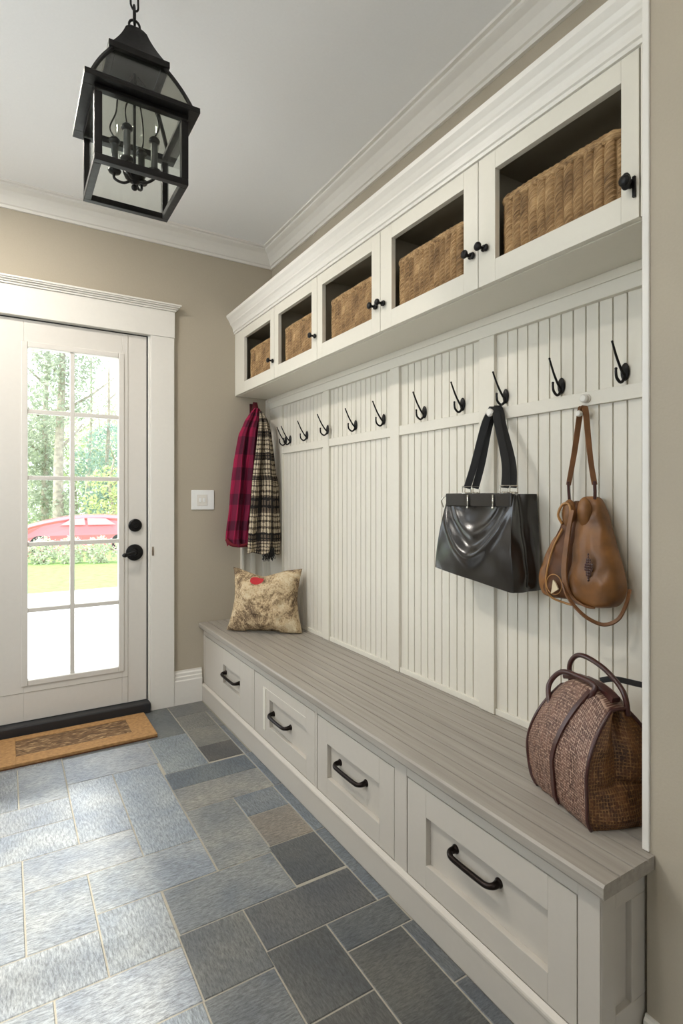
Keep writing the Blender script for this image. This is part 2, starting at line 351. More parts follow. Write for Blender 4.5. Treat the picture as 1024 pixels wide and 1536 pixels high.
# floor tiles, one slab with individual tile faces
TG = [ # x0,x1,y0,y1,tint; left tiles lighter, part of the reflection painted in
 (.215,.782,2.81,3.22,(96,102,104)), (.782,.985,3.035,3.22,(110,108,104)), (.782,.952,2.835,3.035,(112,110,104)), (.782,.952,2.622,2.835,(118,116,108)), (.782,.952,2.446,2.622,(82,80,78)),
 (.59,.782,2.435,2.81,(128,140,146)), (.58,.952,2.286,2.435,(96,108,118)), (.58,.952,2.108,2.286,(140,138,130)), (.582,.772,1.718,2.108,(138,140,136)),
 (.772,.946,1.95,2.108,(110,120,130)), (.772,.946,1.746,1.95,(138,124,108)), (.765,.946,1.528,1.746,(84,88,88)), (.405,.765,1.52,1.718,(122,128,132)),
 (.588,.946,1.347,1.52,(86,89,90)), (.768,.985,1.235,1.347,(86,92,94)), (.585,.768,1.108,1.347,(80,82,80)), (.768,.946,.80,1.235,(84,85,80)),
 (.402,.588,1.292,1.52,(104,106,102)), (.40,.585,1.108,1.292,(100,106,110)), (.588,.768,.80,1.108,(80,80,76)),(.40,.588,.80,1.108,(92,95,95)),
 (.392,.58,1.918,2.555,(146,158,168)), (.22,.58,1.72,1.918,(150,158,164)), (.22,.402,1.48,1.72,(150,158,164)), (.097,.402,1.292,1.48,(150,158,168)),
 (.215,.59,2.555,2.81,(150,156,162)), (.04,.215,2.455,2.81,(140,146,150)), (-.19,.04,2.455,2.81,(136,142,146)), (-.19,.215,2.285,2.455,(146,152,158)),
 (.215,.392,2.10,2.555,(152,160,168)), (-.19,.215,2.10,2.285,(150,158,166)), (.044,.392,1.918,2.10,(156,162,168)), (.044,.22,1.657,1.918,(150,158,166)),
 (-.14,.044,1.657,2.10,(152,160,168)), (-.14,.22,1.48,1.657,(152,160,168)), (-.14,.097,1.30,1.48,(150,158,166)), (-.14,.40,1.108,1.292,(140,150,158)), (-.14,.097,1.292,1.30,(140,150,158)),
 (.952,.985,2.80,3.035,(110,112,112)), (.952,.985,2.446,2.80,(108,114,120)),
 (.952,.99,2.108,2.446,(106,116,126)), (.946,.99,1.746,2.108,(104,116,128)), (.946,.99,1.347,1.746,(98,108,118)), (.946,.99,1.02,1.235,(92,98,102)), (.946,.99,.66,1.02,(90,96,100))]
def bt(n): return [(x0, x1, y0, y1, c) for x0, x1, y0, y1, c in n]
extra = []
random.seed(3)
def fillrect(x0, x1, y0, y1):
    y = y0; row = 0
    while y < y1-.001:
        h = min(random.choice((.19, .19, .36)), y1-y); x = x0
        while x < x1-.001:
            w = min(random.choice((.19, .36, .54)), x1-x)
            if x1-(x+w) < .08: w = x1-x
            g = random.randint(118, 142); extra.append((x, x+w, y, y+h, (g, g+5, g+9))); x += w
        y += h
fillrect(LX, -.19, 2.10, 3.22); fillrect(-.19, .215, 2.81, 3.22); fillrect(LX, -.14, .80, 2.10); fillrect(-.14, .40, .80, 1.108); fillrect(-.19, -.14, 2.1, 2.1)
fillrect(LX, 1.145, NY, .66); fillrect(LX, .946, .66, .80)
def make_floor():
    bm = bmesh.new(); vs = []; fl = []; tint = []; tuv = []
    g = .0022; t = .0022
    me = bpy.data.meshes.new('floor'); V = []; Fc = []; FM = []; FT = []; FU = []
    V += [(LX, NY, -t), (WX, NY, -t), (WX, BY, -t), (LX, BY, -t)]; Fc.append((0, 1, 2, 3)); FM.append(1); FT.append((1, 1, 1)); FU.append((0, 0, 0, 0))
    V += [(LX, NY, -.08), (WX, NY, -.08), (WX, BY, -.08), (LX, BY, -.08)]; Fc.append((7, 6, 5, 4)); FM.append(1); FT.append((1, 1, 1)); FU.append((0, 0, 0, 0))
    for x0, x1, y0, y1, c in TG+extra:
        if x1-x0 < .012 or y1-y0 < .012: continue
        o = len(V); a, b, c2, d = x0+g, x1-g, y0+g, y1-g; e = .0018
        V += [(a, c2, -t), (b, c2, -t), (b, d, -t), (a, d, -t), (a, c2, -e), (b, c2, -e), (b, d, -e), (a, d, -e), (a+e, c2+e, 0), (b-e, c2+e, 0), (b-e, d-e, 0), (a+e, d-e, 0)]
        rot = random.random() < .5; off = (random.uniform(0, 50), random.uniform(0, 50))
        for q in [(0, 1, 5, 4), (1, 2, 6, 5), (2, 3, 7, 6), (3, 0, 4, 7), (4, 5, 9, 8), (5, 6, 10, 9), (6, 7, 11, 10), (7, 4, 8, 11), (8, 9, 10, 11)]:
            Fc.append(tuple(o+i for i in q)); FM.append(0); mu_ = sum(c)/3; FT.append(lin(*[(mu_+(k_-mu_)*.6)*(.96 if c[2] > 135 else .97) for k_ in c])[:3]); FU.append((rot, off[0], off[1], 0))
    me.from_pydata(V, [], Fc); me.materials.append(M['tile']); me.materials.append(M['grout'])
    ca = me.attributes.new('tint', 'FLOAT_COLOR', 'CORNER'); ua = me.attributes.new('tuv', 'FLOAT_VECTOR', 'CORNER')
    for p in me.polygons:
        p.material_index = FM[p.index]; r, ox, oy, _ = FU[p.index]
        for li in p.loop_indices:
            c = FT[p.index]; ca.data[li].color = (c[0], c[1], c[2], 1); co = me.vertices[me.loops[li].vertex_index].co
            ua.data[li].vector = ((co.y, co.x, 0) if r else (co.x, co.y, 0)); v = ua.data[li].vector; ua.data[li].vector = (v[0]+ox, v[1]+oy, 0)
    o = bpy.data.objects.new('floor', me); COL.objects.link(o); tag(o, kind='structure')
make_floor()
m = MB(); m.box(LX-.1, WX+.12, NY-.1, BY+.12, CZ, CZ+.1); struct('ceiling', m, M['ceil'])
m = MB(); m.box(LX-.1, DX0-.02, BY, BY+.12, -.08, CZ); m.box(DX0-.02, DX1+.015, BY, BY+.12, 2.115, CZ); m.box(DX1+.015, WX+.12, BY, BY+.12, -.08, CZ); struct('wall_back', m, M['wall'])
m = MB(); m.box(WX, WX+.12, SY, BY, -.08, CZ); struct('wall_right', m, M['wall'])
m = MB(); m.box(SX, WX+.12, NY, SY, -.08, CZ); struct('wall_near_right', m, M['wall'], bevel=.003)
m = MB()   # left wall with a wide window opening
wy0, wy1, wz0, wz1 = .7, 2.7, 1.25, 2.45
m.box(LX-.1, LX, NY, wy0, -.08, CZ); m.box(LX-.1, LX, wy1, BY, -.08, CZ); m.box(LX-.1, LX, wy0, wy1, -.08, wz0); m.box(LX-.1, LX, wy0, wy1, wz1, CZ); struct('wall_left', m, M['wall'])
m = MB()   # near wall with a window opening
m.box(LX-.1, -.9, NY-.1, NY, -.08, CZ); m.box(.0, WX+.12, NY-.1, NY, -.08, CZ); m.box(-.9, .0, NY-.1, NY, -.08, .9); m.box(-.9, .0, NY-.1, NY, 2.3, CZ); struct('wall_front', m, M['wall'])
def window(name, axis, c, a0, a1, z0, z1):
    w = thing(name, (0, 0, 0), None, None, None, 'structure'); m = MB(); g = MB(); t = .05
    def bb(mm, p0, p1, q0, q1, d=.02):
        if axis == 'x': mm.box(c-d, c+d, p0, p1, q0, q1)
        else: mm.box(p0, p1, c-d, c+d, q0, q1)
    bb(m, a0, a1, z0, z0+t); bb(m, a0, a1, z1-t, z1); bb(m, a0, a0+t, z0+t, z1-t); bb(m, a1-t, a1, z0+t, z1-t)
    bb(m, (a0+a1)/2-.02, (a0+a1)/2+.02, z0+t, z1-t, .015); m.build('window_frame', M['trim'], w); bb(g, a0+t, a1-t, z0+t, z1-t, .002); g.build('window_pane', M['glass'], w)
window('window_1', 'x', LX-.05, wy0, wy1, wz0, wz1); window('window_2', 'y', NY-.05, -.9, .0, .9, 2.3)

# ceiling crown, mitred in the corner; p = projection from wall
CP = [(0, 2.642), (.012, 2.642), (.014, 2.655), (.022, 2.658), (.028, 2.668), (.040, 2.690), (.058, 2.708), (.078, 2.718), (.084, 2.722), (.086, 2.730), (.100, 2.732), (.102, 2.74), (0, 2.74)]
m = MB(); m.loft([[(WX-p, NY, z) for p, z in CP], [(WX-p, BY-p, z) for p, z in CP]]); struct('trim_1', m, M['trim'])
m = MB(); m.loft([[(LX, BY-p, z) for p, z in CP], [(WX-p, BY-p, z) for p, z in CP]]); struct('trim_2', m, M['trim'])
# baseboards
BP = [(0, 0), (.018, 0), (.018, .135), (.014, .142), (.014, .158), (.010, .163), (.010, .178), (.005, .186), (.004, .194), (0, .194)]
m = MB(); m.loft([[(.82, BY-p, z) for p, z in BP], [(.986, BY-p, z) for p, z in BP]]); struct('baseboard_back', m, M['trim'])
m = MB(); BP2 = [(p, z*.62) for p, z in BP]; m.loft([[(SX-p, NY, z) for p, z in BP2], [(SX-p, SY, z) for p, z in BP2]]); struct('baseboard_right', m, M['trim'])
m = MB(); m.loft([[(LX+p, NY, z) for p, z in BP], [(LX+p, BY, z) for p, z in BP]]); struct('baseboard_left', m, M['trim'])
# corner board of the stub wall, above the seat
m = MB(); m.box(SX-.006, SX+.05, SY-.009, SY+.006, .462, CZ-.1); struct('trim_3', m, M['trim'], bevel=.002)

# ------------------------------------------------------------------ door
dr = thing('door_1', (0, 0, 0), 'white glazed entry door with ten panes, end wall', None, None, 'structure')
yf, yb = 3.226, 3.27
m = MB(); gx0, gx1 = .092, .526
m.box(DX0, gx0-.018, yf, yb, .062, 2.104); m.box(gx1+.018, DX1, yf, yb, .062, 2.104)
m.box(gx0-.018, gx1+.018, yf, yb, .062, GZ0-.02); m.box(gx0-.018, gx1+.018, yf, yb, GZ1+.02, 2.104); m.build('door_leaf', M['door'], dr, bevel=.002)
m = MB()   # glazing frame and the fine joint lines of the bottom rail
for (a, b, c, d) in ((gx0-.03, gx0, GZ0-.03, GZ1+.03), (gx1, gx1+.03, GZ0-.03, GZ1+.03), (gx0, gx1, GZ0-.03, GZ0), (gx0, gx1, GZ1, GZ1+.03)): m.box(a, b, yf-.005, yb-.004, c, d)
m.build('glazing_frame', M['door'], dr, bevel=.004)
m = MB(); m.box(gx1+.048, gx1+.0495, yf-.0015, yf+.002, .064, 2.10); m.box(DX0, gx1+.048, yf-.0015, yf+.002, GZ0-.062, GZ0-.0605); m.build('joint_line', M['inner'], dr)
m = MB(); xs = (gx0+gx1)/2-.012
m.box(xs-.011, xs+.011, yf+.002, yf+.03, GZ0, GZ1)
zr = [1.640, 1.300, .960, .622]
for z in zr:
    m.box(gx0, xs-.011, yf+.003, yf+.029, z-.011, z+.011); m.box(xs+.011, gx1, yf+.003, yf+.029, z-.011, z+.011)
m.build('muntin', M['door'], dr, bevel=.003)
zz = [GZ1]+zr+[GZ0]
for i in range(5):
    for a, b in ((gx0, xs-.011), (xs+.011, gx1)):
        g = MB(); g.box(a, b, yf+.014, yf+.018, zz[i+1]+(.011 if i < 4 else 0), zz[i]-(.011 if i else 0)); g.build('glass_pane', M['glass'], dr)
m = MB(); m.lathe([(.032, 0), (.036, -.004), (.036, -.01), (.030, -.015), (.014, -.016), (.012, -.024), (0, -.025)], (.612, yf, 1.044), 'y', 24); dbt = m.build('deadbolt', M['black'], dr, smooth=True, auto=35)
m = MB(); m.lathe([(.042, 0), (.046, -.004), (.044, -.011), (.022, -.016), (.014, -.03), (0, -.031)], (.609, yf, .893), 'y', 28)
m.tube(cr([(.609, yf-.03, .893), (.595, yf-.043, .892), (.572, yf-.046, .889), (.553, yf-.046, .884)], 5), [.009]*10+[.008]*6, 10); m.ball((.552, yf-.046, .883), .013, 1.25, .8, .9); m.build('door_handle', M['black'], dr, smooth=True, auto=40)
# casing with head board and cap
m = MB(); m.box(.692, .822, BY-.022, BY, 0, 2.112); m.box(DX0-.145, DX0-.015, BY-.022, BY, 0, 2.112); m.box(DX0-.147, .824, BY-.026, BY, 2.112, 2.262)
for z0, z1, p in ((2.262, 2.272, .034), (2.272, 2.281, .042), (2.281, 2.288, .052), (2.288, 2.298, .058)): m.box(DX0-.147-(p-.026), .824+(p-.028), BY-p, BY, z0, z1)
m.box(.682, .692, BY-.004, BY+.1, 0, 2.112); m.box(DX0-.015, DX0, BY-.004, BY+.1, 0, 2.112); m.box(DX0-.015, .692, BY+.0, BY+.1, 2.111, 2.1149)
cas = struct('trim_4', m, M['trim'], bevel=.002)
m = MB(); m.box(DX1+.0005, .6815, yf+.004, yb+.02, .06, 2.1045); m.box(DX0-.0145, DX0-.0005, yf+.004, yb+.02, .06, 2.1045); m.box(DX0-.0145, .6815, yf+.004, yb+.02, 2.1045, 2.1105); m.build('gap_shade_strip', M['dark'], dr)  # dark strip added to shade the door gap and stop outside light
m = MB(); m.box(.697, .707, BY-.0255, BY-.021, .872, .922); m.build('strike_plate', M['silver'], cas)
m = MB(); m.prism_y([(DX0, .002), (DX1+.012, .002), (DX1+.012, .058), (DX0, .058)], BY-.05, BY+.12); struct('trim_5', m, M['dark'], bevel=.006)   # threshold

# ------------------------------------------------------------------ beadboard panelling on the long wall
def bead(y0, y1, z0, z1, mb):
    pr = [(WX, y0), (WX-.004, y0)]; y = y0+.0415
    while y < y1-.006: pr += [(WX-.012, y-.0024), (WX-.004, y-.0008), (WX-.004, y+.0008), (WX-.012, y+.0024)]; y += .0415
    pr[1] = (WX-.012, y0); pr += [(WX-.012, y1), (WX, y1)]
    return mb.loft([[(x, yy, z0) for x, yy in pr], [(x, yy, z1) for x, yy in pr]])
secs = [(.66, 1.330), (1.400, 1.862), (1.925, 2.455), (2.515, 3.015)]
m = MB()
for a, b in secs: bead(a, b, .46, 1.80, m)
struct('trim_6', m, M['paint'])
m = MB()   # stiles
for a, b in ((1.330, 1.400), (1.862, 1.925), (2.455, 2.515), (3.015, 3.19)): m.box(WX-.026, WX, a, b, .462, 1.80)
struct('trim_7', m, M['paint'], bevel=.0015)
m = MB()   # hook rail, top rail, skirting bead
for a, b in ((.66, 1.395), (1.330, 1.862), (1.925, 2.455), (2.515, 3.04)): m.box(WX-.024, WX-.003, a, b, 1.462, 1.502)
m.box(WX-.030, WX-.003, .66, 3.19, 1.752, 1.818); m.box(WX-.036, WX-.003, .66, BY, 1.792, 1.818)
for a, b in secs: m.box(WX-.020, WX-.003, a, b, .461, .482)
struct('trim_8', m, M['paint'], bevel=.0015)
m = MB()   # low panel on the end wall behind the cushion
m.box(1.228, 1.242, BY-.03, BY, .461, .97); m.box(1.242, 1.40, BY-.008, BY, .461, .93); m.box(1.29, 1.318, BY-.026, BY, .461, .95); m.box(1.37, 1.40, BY-.026, BY, .461, .95); m.box(1.242, 1.40, BY-.024, BY, .90, .93)
m.box(1.395, WX, BY-.03, BY, .461, 1.81); struct('trim_9', m, M['paint'], bevel=.0015)

# ------------------------------------------------------------------ bench
FX = .998
bn = thing('storage_bench', (1.2, 1.9, 0), 'long cream built-in bench with four drawers and grey plank seat', 'bench')
Y0, Y1 = .661, 3.218
def sY(y): return y*1.013
m = MB(); m.box(FX+.05, WX-.002, Y0+.022, Y1, .09, .428)                      # carcass core
m.build('carcass', M['benchshade'], bn)
m = MB()    # face frame
dz0, dz1 = .105, .386
D = [(2.452, 3.195), (1.836, 2.436), (1.335, 1.820), (.712, 1.276)]
prev = Y1
edges = [(D[0][1], Y1), (D[1][1], D[0][0]), (D[2][1], D[1][0]), (D[3][1], D[2][0]), (Y0, D[3][0])]
for a, b in edges: m.box(FX, FX+.022, a if a > Y0 else Y0+.0015, b, .095, .430)
for a, b in D: m.box(FX+.0005, FX+.022, a, b, dz1, .430); m.box(FX+.0005, FX+.022, a, b, .095, dz0-.004)
m.build('face_frame', M['benchshade'], bn, bevel=.0012)
m = MB(); m.box(.987, WX-.02, Y0-.006, Y1, .0, .088); m.prism_y([(.984, .084), (.984, .092), (.986, .096), (FX+.001, .104), (FX+.02, .084)], Y0-.008, Y1); m.build('plinth', M['benchshade'], bn, bevel=.0015)
m = MB()    # end panel with a recessed field
e0, e1 = FX+.022, SX+.02; 
m.box(FX+.004, FX+.05, Y0, Y0+.022, .09, .430); m.box(FX+.05, e1, Y0, Y0+.022, .37, .430); m.box(FX+.05, e1, Y0, Y0+.022, .09, .155); m.box(FX+.105, e1, Y0, Y0+.022, .155, .37); m.box(FX+.05, FX+.105, Y0+.012, Y0+.022, .155, .37)
m.build('end_panel', M['benchshade'], bn, bevel=.0015)
def drawer(a, b, ia, ib, iz0, iz1, hy, hz, hl):
    g = .0032; x0 = FX+.001; m = MB(); a += g; b -= g; z0 = dz0; z1 = dz1-g
    m.box(x0, FX+.02, a, ia, z0, z1); m.box(x0, FX+.02, ib, b, z0, z1); m.box(x0, FX+.02, ia, ib, z0, iz0); m.box(x0, FX+.02, ia, ib, iz1, z1)
    m.box(x0+.016, FX+.019, ia, ib, iz0, iz1)
    d = m.build('drawer', M['benchshade'], bn, bevel=.0012)
    # bow handle with flared feet
    h = MB(); xb = x0+.016; L = hl/2
    pth = cr([(xb-.004, hy-L, hz), (xb-.020, hy-L, hz-.001), (xb-.030, hy-L+.012, hz-.003), (xb-.032, hy-L*.5, hz-.004), (xb-.032, hy+L*.5, hz-.004), (xb-.030, hy+L-.012, hz-.003), (xb-.020, hy+L, hz-.001), (xb-.004, hy+L, hz)], 6)
    nn = len(pth); h.tube(pth, [.0075+.0025*max(0, abs(2*i/(nn-1)-1)-.55)/.45 for i in range(nn)], 12)
    for s in (-1, 1): h.lathe([(.012, 0), (.012, -.003), (.0095, -.006), (.008, -.010), (0, -.010)], (xb, hy+s*L, hz), 'x', 16)
    h.build('handle', M['bronze'], d, smooth=True, auto=50)
    return d
drawer(*D[0], sY(2.59), sY(2.84), .20, .298, sY(2.735), .252, .20)
d2 = drawer(*D[1], sY(1.885), sY(2.232), .175, .298, sY(2.135), .238, .17)
drawer(*D[2], sY(1.398), sY(1.722), .175, .300, sY(1.575), .256, .165)
drawer(*D[3], sY(.776), sY(1.175), .172, .306, sY(1.0), .270, .150)
m = MB(); m.box(FX-.0035, FX+.004, sY(2.27), sY(2.295), .15, .335); m.box(FX-.001, FX+.004, sY(1.885), sY(2.30), .338, .3395); m.build('inset_bead', M['paint'], d2, bevel=.001)
# seat: planks with grooves running the length
pr = [(.972, .431), (.969, .436), (.969, .455), (.974, .4605)]
for xg in (1.022, 1.070, 1.118, 1.166, 1.214, 1.262, 1.310, 1.358, 1.402): pr += [(xg-.0021, .4605), (xg-.0016, .4515), (xg+.0016, .4515), (xg+.0021, .4605)]
pr += [(WX-.003, .4605), (WX-.003, .431)]
m = MB(); m.prism_y(pr, SY+.006, BY-.002)
prn = [q for q in pr if q[0] < 1.14]+[(SX-.003, .4605), (SX-.003, .431)]
m.prism_y(prn, SY+.006, .636, None, None); m.build('seat_top', M['wood'], bn)

# ------------------------------------------------------------------ wall cabinet
UX = 1.193; ZB = 1.818; ZT = 2.20
cb = thing('wall_cabinet', (1.3, 1.95, ZB), 'cream wall cabinet with cornice and five open-framed doors above the hooks', 'cabinet')
bnds = [3.205, 2.640, 2.176, 1.685, 1.184, .697]
CY0 = SY+.008
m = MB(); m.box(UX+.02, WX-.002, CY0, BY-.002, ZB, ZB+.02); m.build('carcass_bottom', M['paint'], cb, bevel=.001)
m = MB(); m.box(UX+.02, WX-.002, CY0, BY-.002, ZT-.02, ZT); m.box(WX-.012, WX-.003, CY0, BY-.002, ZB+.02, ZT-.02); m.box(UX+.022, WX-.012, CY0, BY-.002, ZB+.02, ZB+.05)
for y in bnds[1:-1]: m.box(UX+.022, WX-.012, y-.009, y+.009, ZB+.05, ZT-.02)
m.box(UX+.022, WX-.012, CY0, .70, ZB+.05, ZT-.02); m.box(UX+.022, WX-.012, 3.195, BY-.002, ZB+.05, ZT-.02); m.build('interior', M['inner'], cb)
m = MB(); m.box(UX-.001, UX+.02, CY0, .694, ZB, ZT+.02); m.build('end_stile', M['paint'], cb, bevel=.001)
m = MB(); m.box(UX, UX+.02, 3.206, BY-.002, ZB, ZT+.02); m.build('end_stile', M['paint'], cb, bevel=.001)
CO = [(0, 2.196), (-.006, 2.196), (-.007, 2.206), (-.012, 2.209), (-.013, 2.222), (-.016, 2.232), (-.024, 2.244), (-.030, 2.250), (-.031, 2.256), (-.035, 2.262), (-.041, 2.274), (-.049, 2.284), (-.052, 2.288), (-.054, 2.302), (.02, 2.302), (.02, 2.19)]
m = MB(); m.prism_y([(UX+x, z) for x, z in CO], CY0-.004, BY-.001); m.box(UX+.02, WX-.002, CY0, BY-.002, 2.285, 2.30); m.box(UX+.02, UX+.03, CY0, BY-.002, 2.2, 2.285); m.build('cornice', M['trim'], cb)
openings = [(2.691, 3.065), (2.228, 2.590), (1.742, 2.128), (1.245, 1.614), (.740, 1.118)]
oz0, oz1 = 1.883, 2.142
def knob(y, z, door, kind=0):
    k = MB(); x = UX-.001
    k.lathe([(.010, 0), (.010, -.003), (.005, -.005), (.0045, -.016), (.007, -.019), (.0115, -.022), (.013, -.026), (.0115, -.030), (.006, -.033), (0, -.0335)], (x, y, z), 'x', 18)
    if kind == 0:
        k.ball((x-.006, y-.013, z-.004), .009, .7, 1, 1.2); k.tube([(x-.006, y-.012, z), (x-.010, y+.008, z)], .0035, 8)
    if kind == 1:
        k.box(x-.006, x, y-.012, y-.006, z-.034, z+.012); k.ball((x-.020, y, z), .013, .7, .9, 1.5)
    k.build('knob', M['black'], door, smooth=True, auto=45)
doors = []
for i, (a, b) in enumerate(openings):
    d1 = bnds[i]-.0015; d0 = bnds[i+1]+.0015; m = MB(); x0, x1 = UX-.0, UX+.019; zt = 2.1945; zb = ZB+.002
    m.box(x0, x1, d0, a, zb, zt); m.box(x0, x1, b, d1, zb, zt); m.box(x0, x1, a, b, zb, oz0); m.box(x0, x1, a, b, oz1, zt)
    d = m.build('cabinet_door', M['paint'], cb, bevel=.0012)
    doors.append(d)
knob(2.660, 1.917, doors[0]); knob(2.197, 1.931, doors[1]); knob(1.718, 1.922, doors[2]); knob(1.668, 1.920, doors[3]); knob(1.214, 1.925, doors[3]); knob(1.160, 1.928, doors[4]); knob(.716, 1.900, doors[4], 1)

# ------------------------------------------------------------------ baskets
def wicker_mesh(L, Dp, H, root):
    # rounded rectangle perimeter param, braided columns
    r = .022; hx, hy = Dp/2, L/2
    segs = []; per = 0
    pts = []
    def peri(s):   # s in metres round the perimeter, starting mid front (x=-hx)
        ln = [(2*(hy-r)), PI*r/2, 2*(hx-r), PI*r/2]*2
        s = s % sum(ln); k = 0
        while s > ln[k]: s -= ln[k]; k += 1
        t = s/ln[k]
        C = [(-hx+r, hy-r), (hx-r, hy-r), (hx-r, -hy+r), (-hx+r, -hy+r)]
        if k == 0: return (-hx, -hy+r+s, -1, 0)
        if k == 2: return (-hx+r+s, hy, 0, 1)
        if k == 4: return (hx, hy-r-s, 1, 0)
        if k == 6: return (hx-r-s, -hy, 0, -1)
        j = (k-1)//2; a0 = [PI, PI/2, 0, -PI/2][j]; a = a0-t*PI/2; return (C[j][0]+r*cos(a), C[j][1]+r*sin(a), cos(a), sin(a))
    tot = 4*(hy-r)+4*(hx-r)+2*PI*r; ncol = round(tot/.027); cw = tot/ncol; nu = ncol*12; nv = int(H/.0020)
    def fn(u, v):
        s = u*tot; x, y, nx, ny = peri(s+.5*cw); z = v*H; ph = (s/cw) % 1; col = int(s/cw)
        rib = abs(sin(PI*ph))**.6
        strand = abs(sin(PI*(z/.0125+(ph-.5)*1.5*(1 if col % 2 else .8)+.37*col)))
        d = .0125*rib*(.40+.60*strand**.7)+.0012*noise.noise((s*60, z*60, 3))
        bulge = .003*sin(PI*v)+.002*noise.noise((s*8, z*8, 1)); zz = z+.004*noise.noise((s*9, 0, 5))*v
        return (x+nx*(d+bulge), y+ny*(d+bulge), zz), (s, z*1.0+(ph-.5)*.019)
    vs, uvs, fs = grid(fn, nu, nv)
    o = len(vs); vs += [(-hx+.004, -hy+.004, .004), (hx-.004, -hy+.004, .004), (hx-.004, hy-.004, .004), (-hx+.004, hy-.004, .004)]; uvs += [(0, 0)]*4; fs.append((o, o+1, o+2, o+3))
    build_uv('body', vs, uvs, fs, M['wicker'], root, recalc=False, solid=0)
    # rolled rim: thick twisted rope
    nR = int(tot/.004); 
    def fr(u, v):
        s = u*tot; x, y, nx, ny = peri(s+.5*cw); a = 2*PI*v; rr = .0095+.002*abs(sin(PI*(s/.017+v*1.0)))
        off = .004+rr*cos(a); return (x+nx*off, y+ny*off, H-.004+rr*1.15*sin(a)+.004*noise.noise((s*9, 0, 5))), (s*2, v*.05)
    vs, uvs, fs = grid(fr, nR, 12); build_uv('rim', vs, uvs, fs, M['wicker'], root, recalc=False)
zS = ZB+.051
bl = ['seagrass basket seen large in the cabinet door nearest the stub wall', 'woven basket behind the second cabinet door from the stub wall', 'woven basket behind the middle door of the wall cabinet', 'woven basket behind the second cabinet door from the entry door wall', 'smallest-looking woven basket in the cabinet corner above the red scarf']
bs = thing('wicker_basket', (0, 0, 0), bl[0], 'basket', 'wicker baskets in the wall cabinet'); wicker_mesh(.335, .165, .188, bs)
bpos = [.938, 1.437, 1.925, 2.392, 2.862]
for i, y in enumerate(bpos):
    o = bs if i == 0 else copy_tree(bs); o['label'] = bl[i]; o.location = (UX+.115, y, zS)
bs.scale = (1, 1.04, 1)

# ------------------------------------------------------------------ coat hooks
def make_hook(label):
    h = thing('coat_hook', (0, 0, 0), label, 'hook', 'black coat hooks along the beadboard')
    m = MB(); m.lathe([(.0001, 0), (.012, 0), (.013, -.003), (.010, -.006), (0, -.006)], (0, 0, 0), 'x', 18)
    for v in range(len(m.v)): x, y, z = m.v[v]; m.v[v] = (x-.002, y*1.0, z*1.9)
    m.build('backplate', M['black'], h, smooth=True, auto=40)
    m = MB(); p = cr([(-.004, 0, -.012), (-.020, 0, .002), (-.040, 0, .030), (-.056, 0, .060), (-.062, 0, .072)], 6); m.tube(p, [.0040-.0014*i/(len(p)-1) for i in range(len(p))], 10); m.ball((-.0625, 0, .0735), .0034); m.build('upper_prong', M['black'], h, smooth=True)
    m = MB(); p = cr([(-.004, 0, -.006), (-.012, 0, -.022), (-.026, 0, -.030), (-.042, 0, -.020), (-.046, 0, -.006), (-.046, 0, .002)], 6); m.tube(p, [.0046-.0014*i/(len(p)-1) for i in range(len(p))], 10); m.ball((-.046, 0, .004), .0040); m.build('lower_prong', M['black'], h, smooth=True)
    return h
hks = [(.872, 1.538, 'black double coat hook nearest the stub wall, right end of the row'),
       (1.072, 1.535, 'second black coat hook from the stub wall, above the space between both hanging bags'),
       (1.288, 1.538, 'black coat hook directly above the black tote strap'),
       (1.492, 1.540, 'fourth black coat hook from the stub wall, just left of the black tote strap'),
       (1.708, 1.540, 'fifth black coat hook from the stub wall, close to the wide centre stile'),
       (1.985, 1.545, 'black coat hook just beyond the centre stile, sixth from the stub wall'),
       (2.215, 1.545, 'seventh black coat hook from the stub wall'),
       (2.455, 1.548, 'eighth black coat hook from the stub wall, on the narrow far stile'),
       (2.715, 1.545, 'ninth black coat hook from the stub wall, third from the scarves'),
       (2.925, 1.540, 'black coat hook second from the scarves, overlapping its corner neighbour'),
       (2.985, 1.540, 'black coat hook closest to the scarves in the far corner')]
h0 = None
for y, z, lb in hks:
    if h0 is None: h0 = make_hook(lb); o = h0
    else: o = copy_tree(h0); o['label'] = lb
    o.location = (WX-.011 if not (2.45 < y < 2.52 or y > 3.1) else WX-.027, y, z); o.rotation_euler = (0, 0, random.uniform(-.06, .06))
# small white round pegs on the rail
def peg(y, z, x, label, L=.03, r=.012):
    p = thing('rail_peg', (x, y, z), label, 'peg')
    m = MB(); m.lathe([(r*1.25, 0), (r*1.25, -.003), (r*.6, -.006), (r*.55, -L+.010), (r, -L+.007), (r*1.1, -L), (r*.8, -L-.004), (0, -L-.005)], (x, y, z), 'x', 20)
    m.build('peg_body', M['trim'], p, smooth=True, auto=40); return p
peg(.982, 1.482, WX-.024, 'small white round knob on the rail above the brown bag', .014, .011)
peg(1.300, 1.480, WX-.024, 'white peg holding the black tote straps', .055)
peg(.982, 1.437, WX-.010, 'white peg holding the brown leather bag strap', .05, .008)

# ------------------------------------------------------------------ light switch
sw = thing('light_switch', (.993, BY, 1.185), 'white square light switch plate beside the door casing', 'light switch')
m = MB(); m.box(.925, 1.062, BY-.006, BY, 1.127, 1.243); m.build('switch_plate', M['white'], sw, bevel=.003)
m = MB(); m.box(.957, 1.02, BY-.008, BY-.005, 1.150, 1.216); m.build('insert', M['trim'], sw, bevel=.0015)
for x in (.976, 1.0): m = MB(); m.box(x-.007, x+.007, BY-.0105, BY-.007, 1.172, 1.196); m.build('rocker', M['white'], sw, bevel=.001)

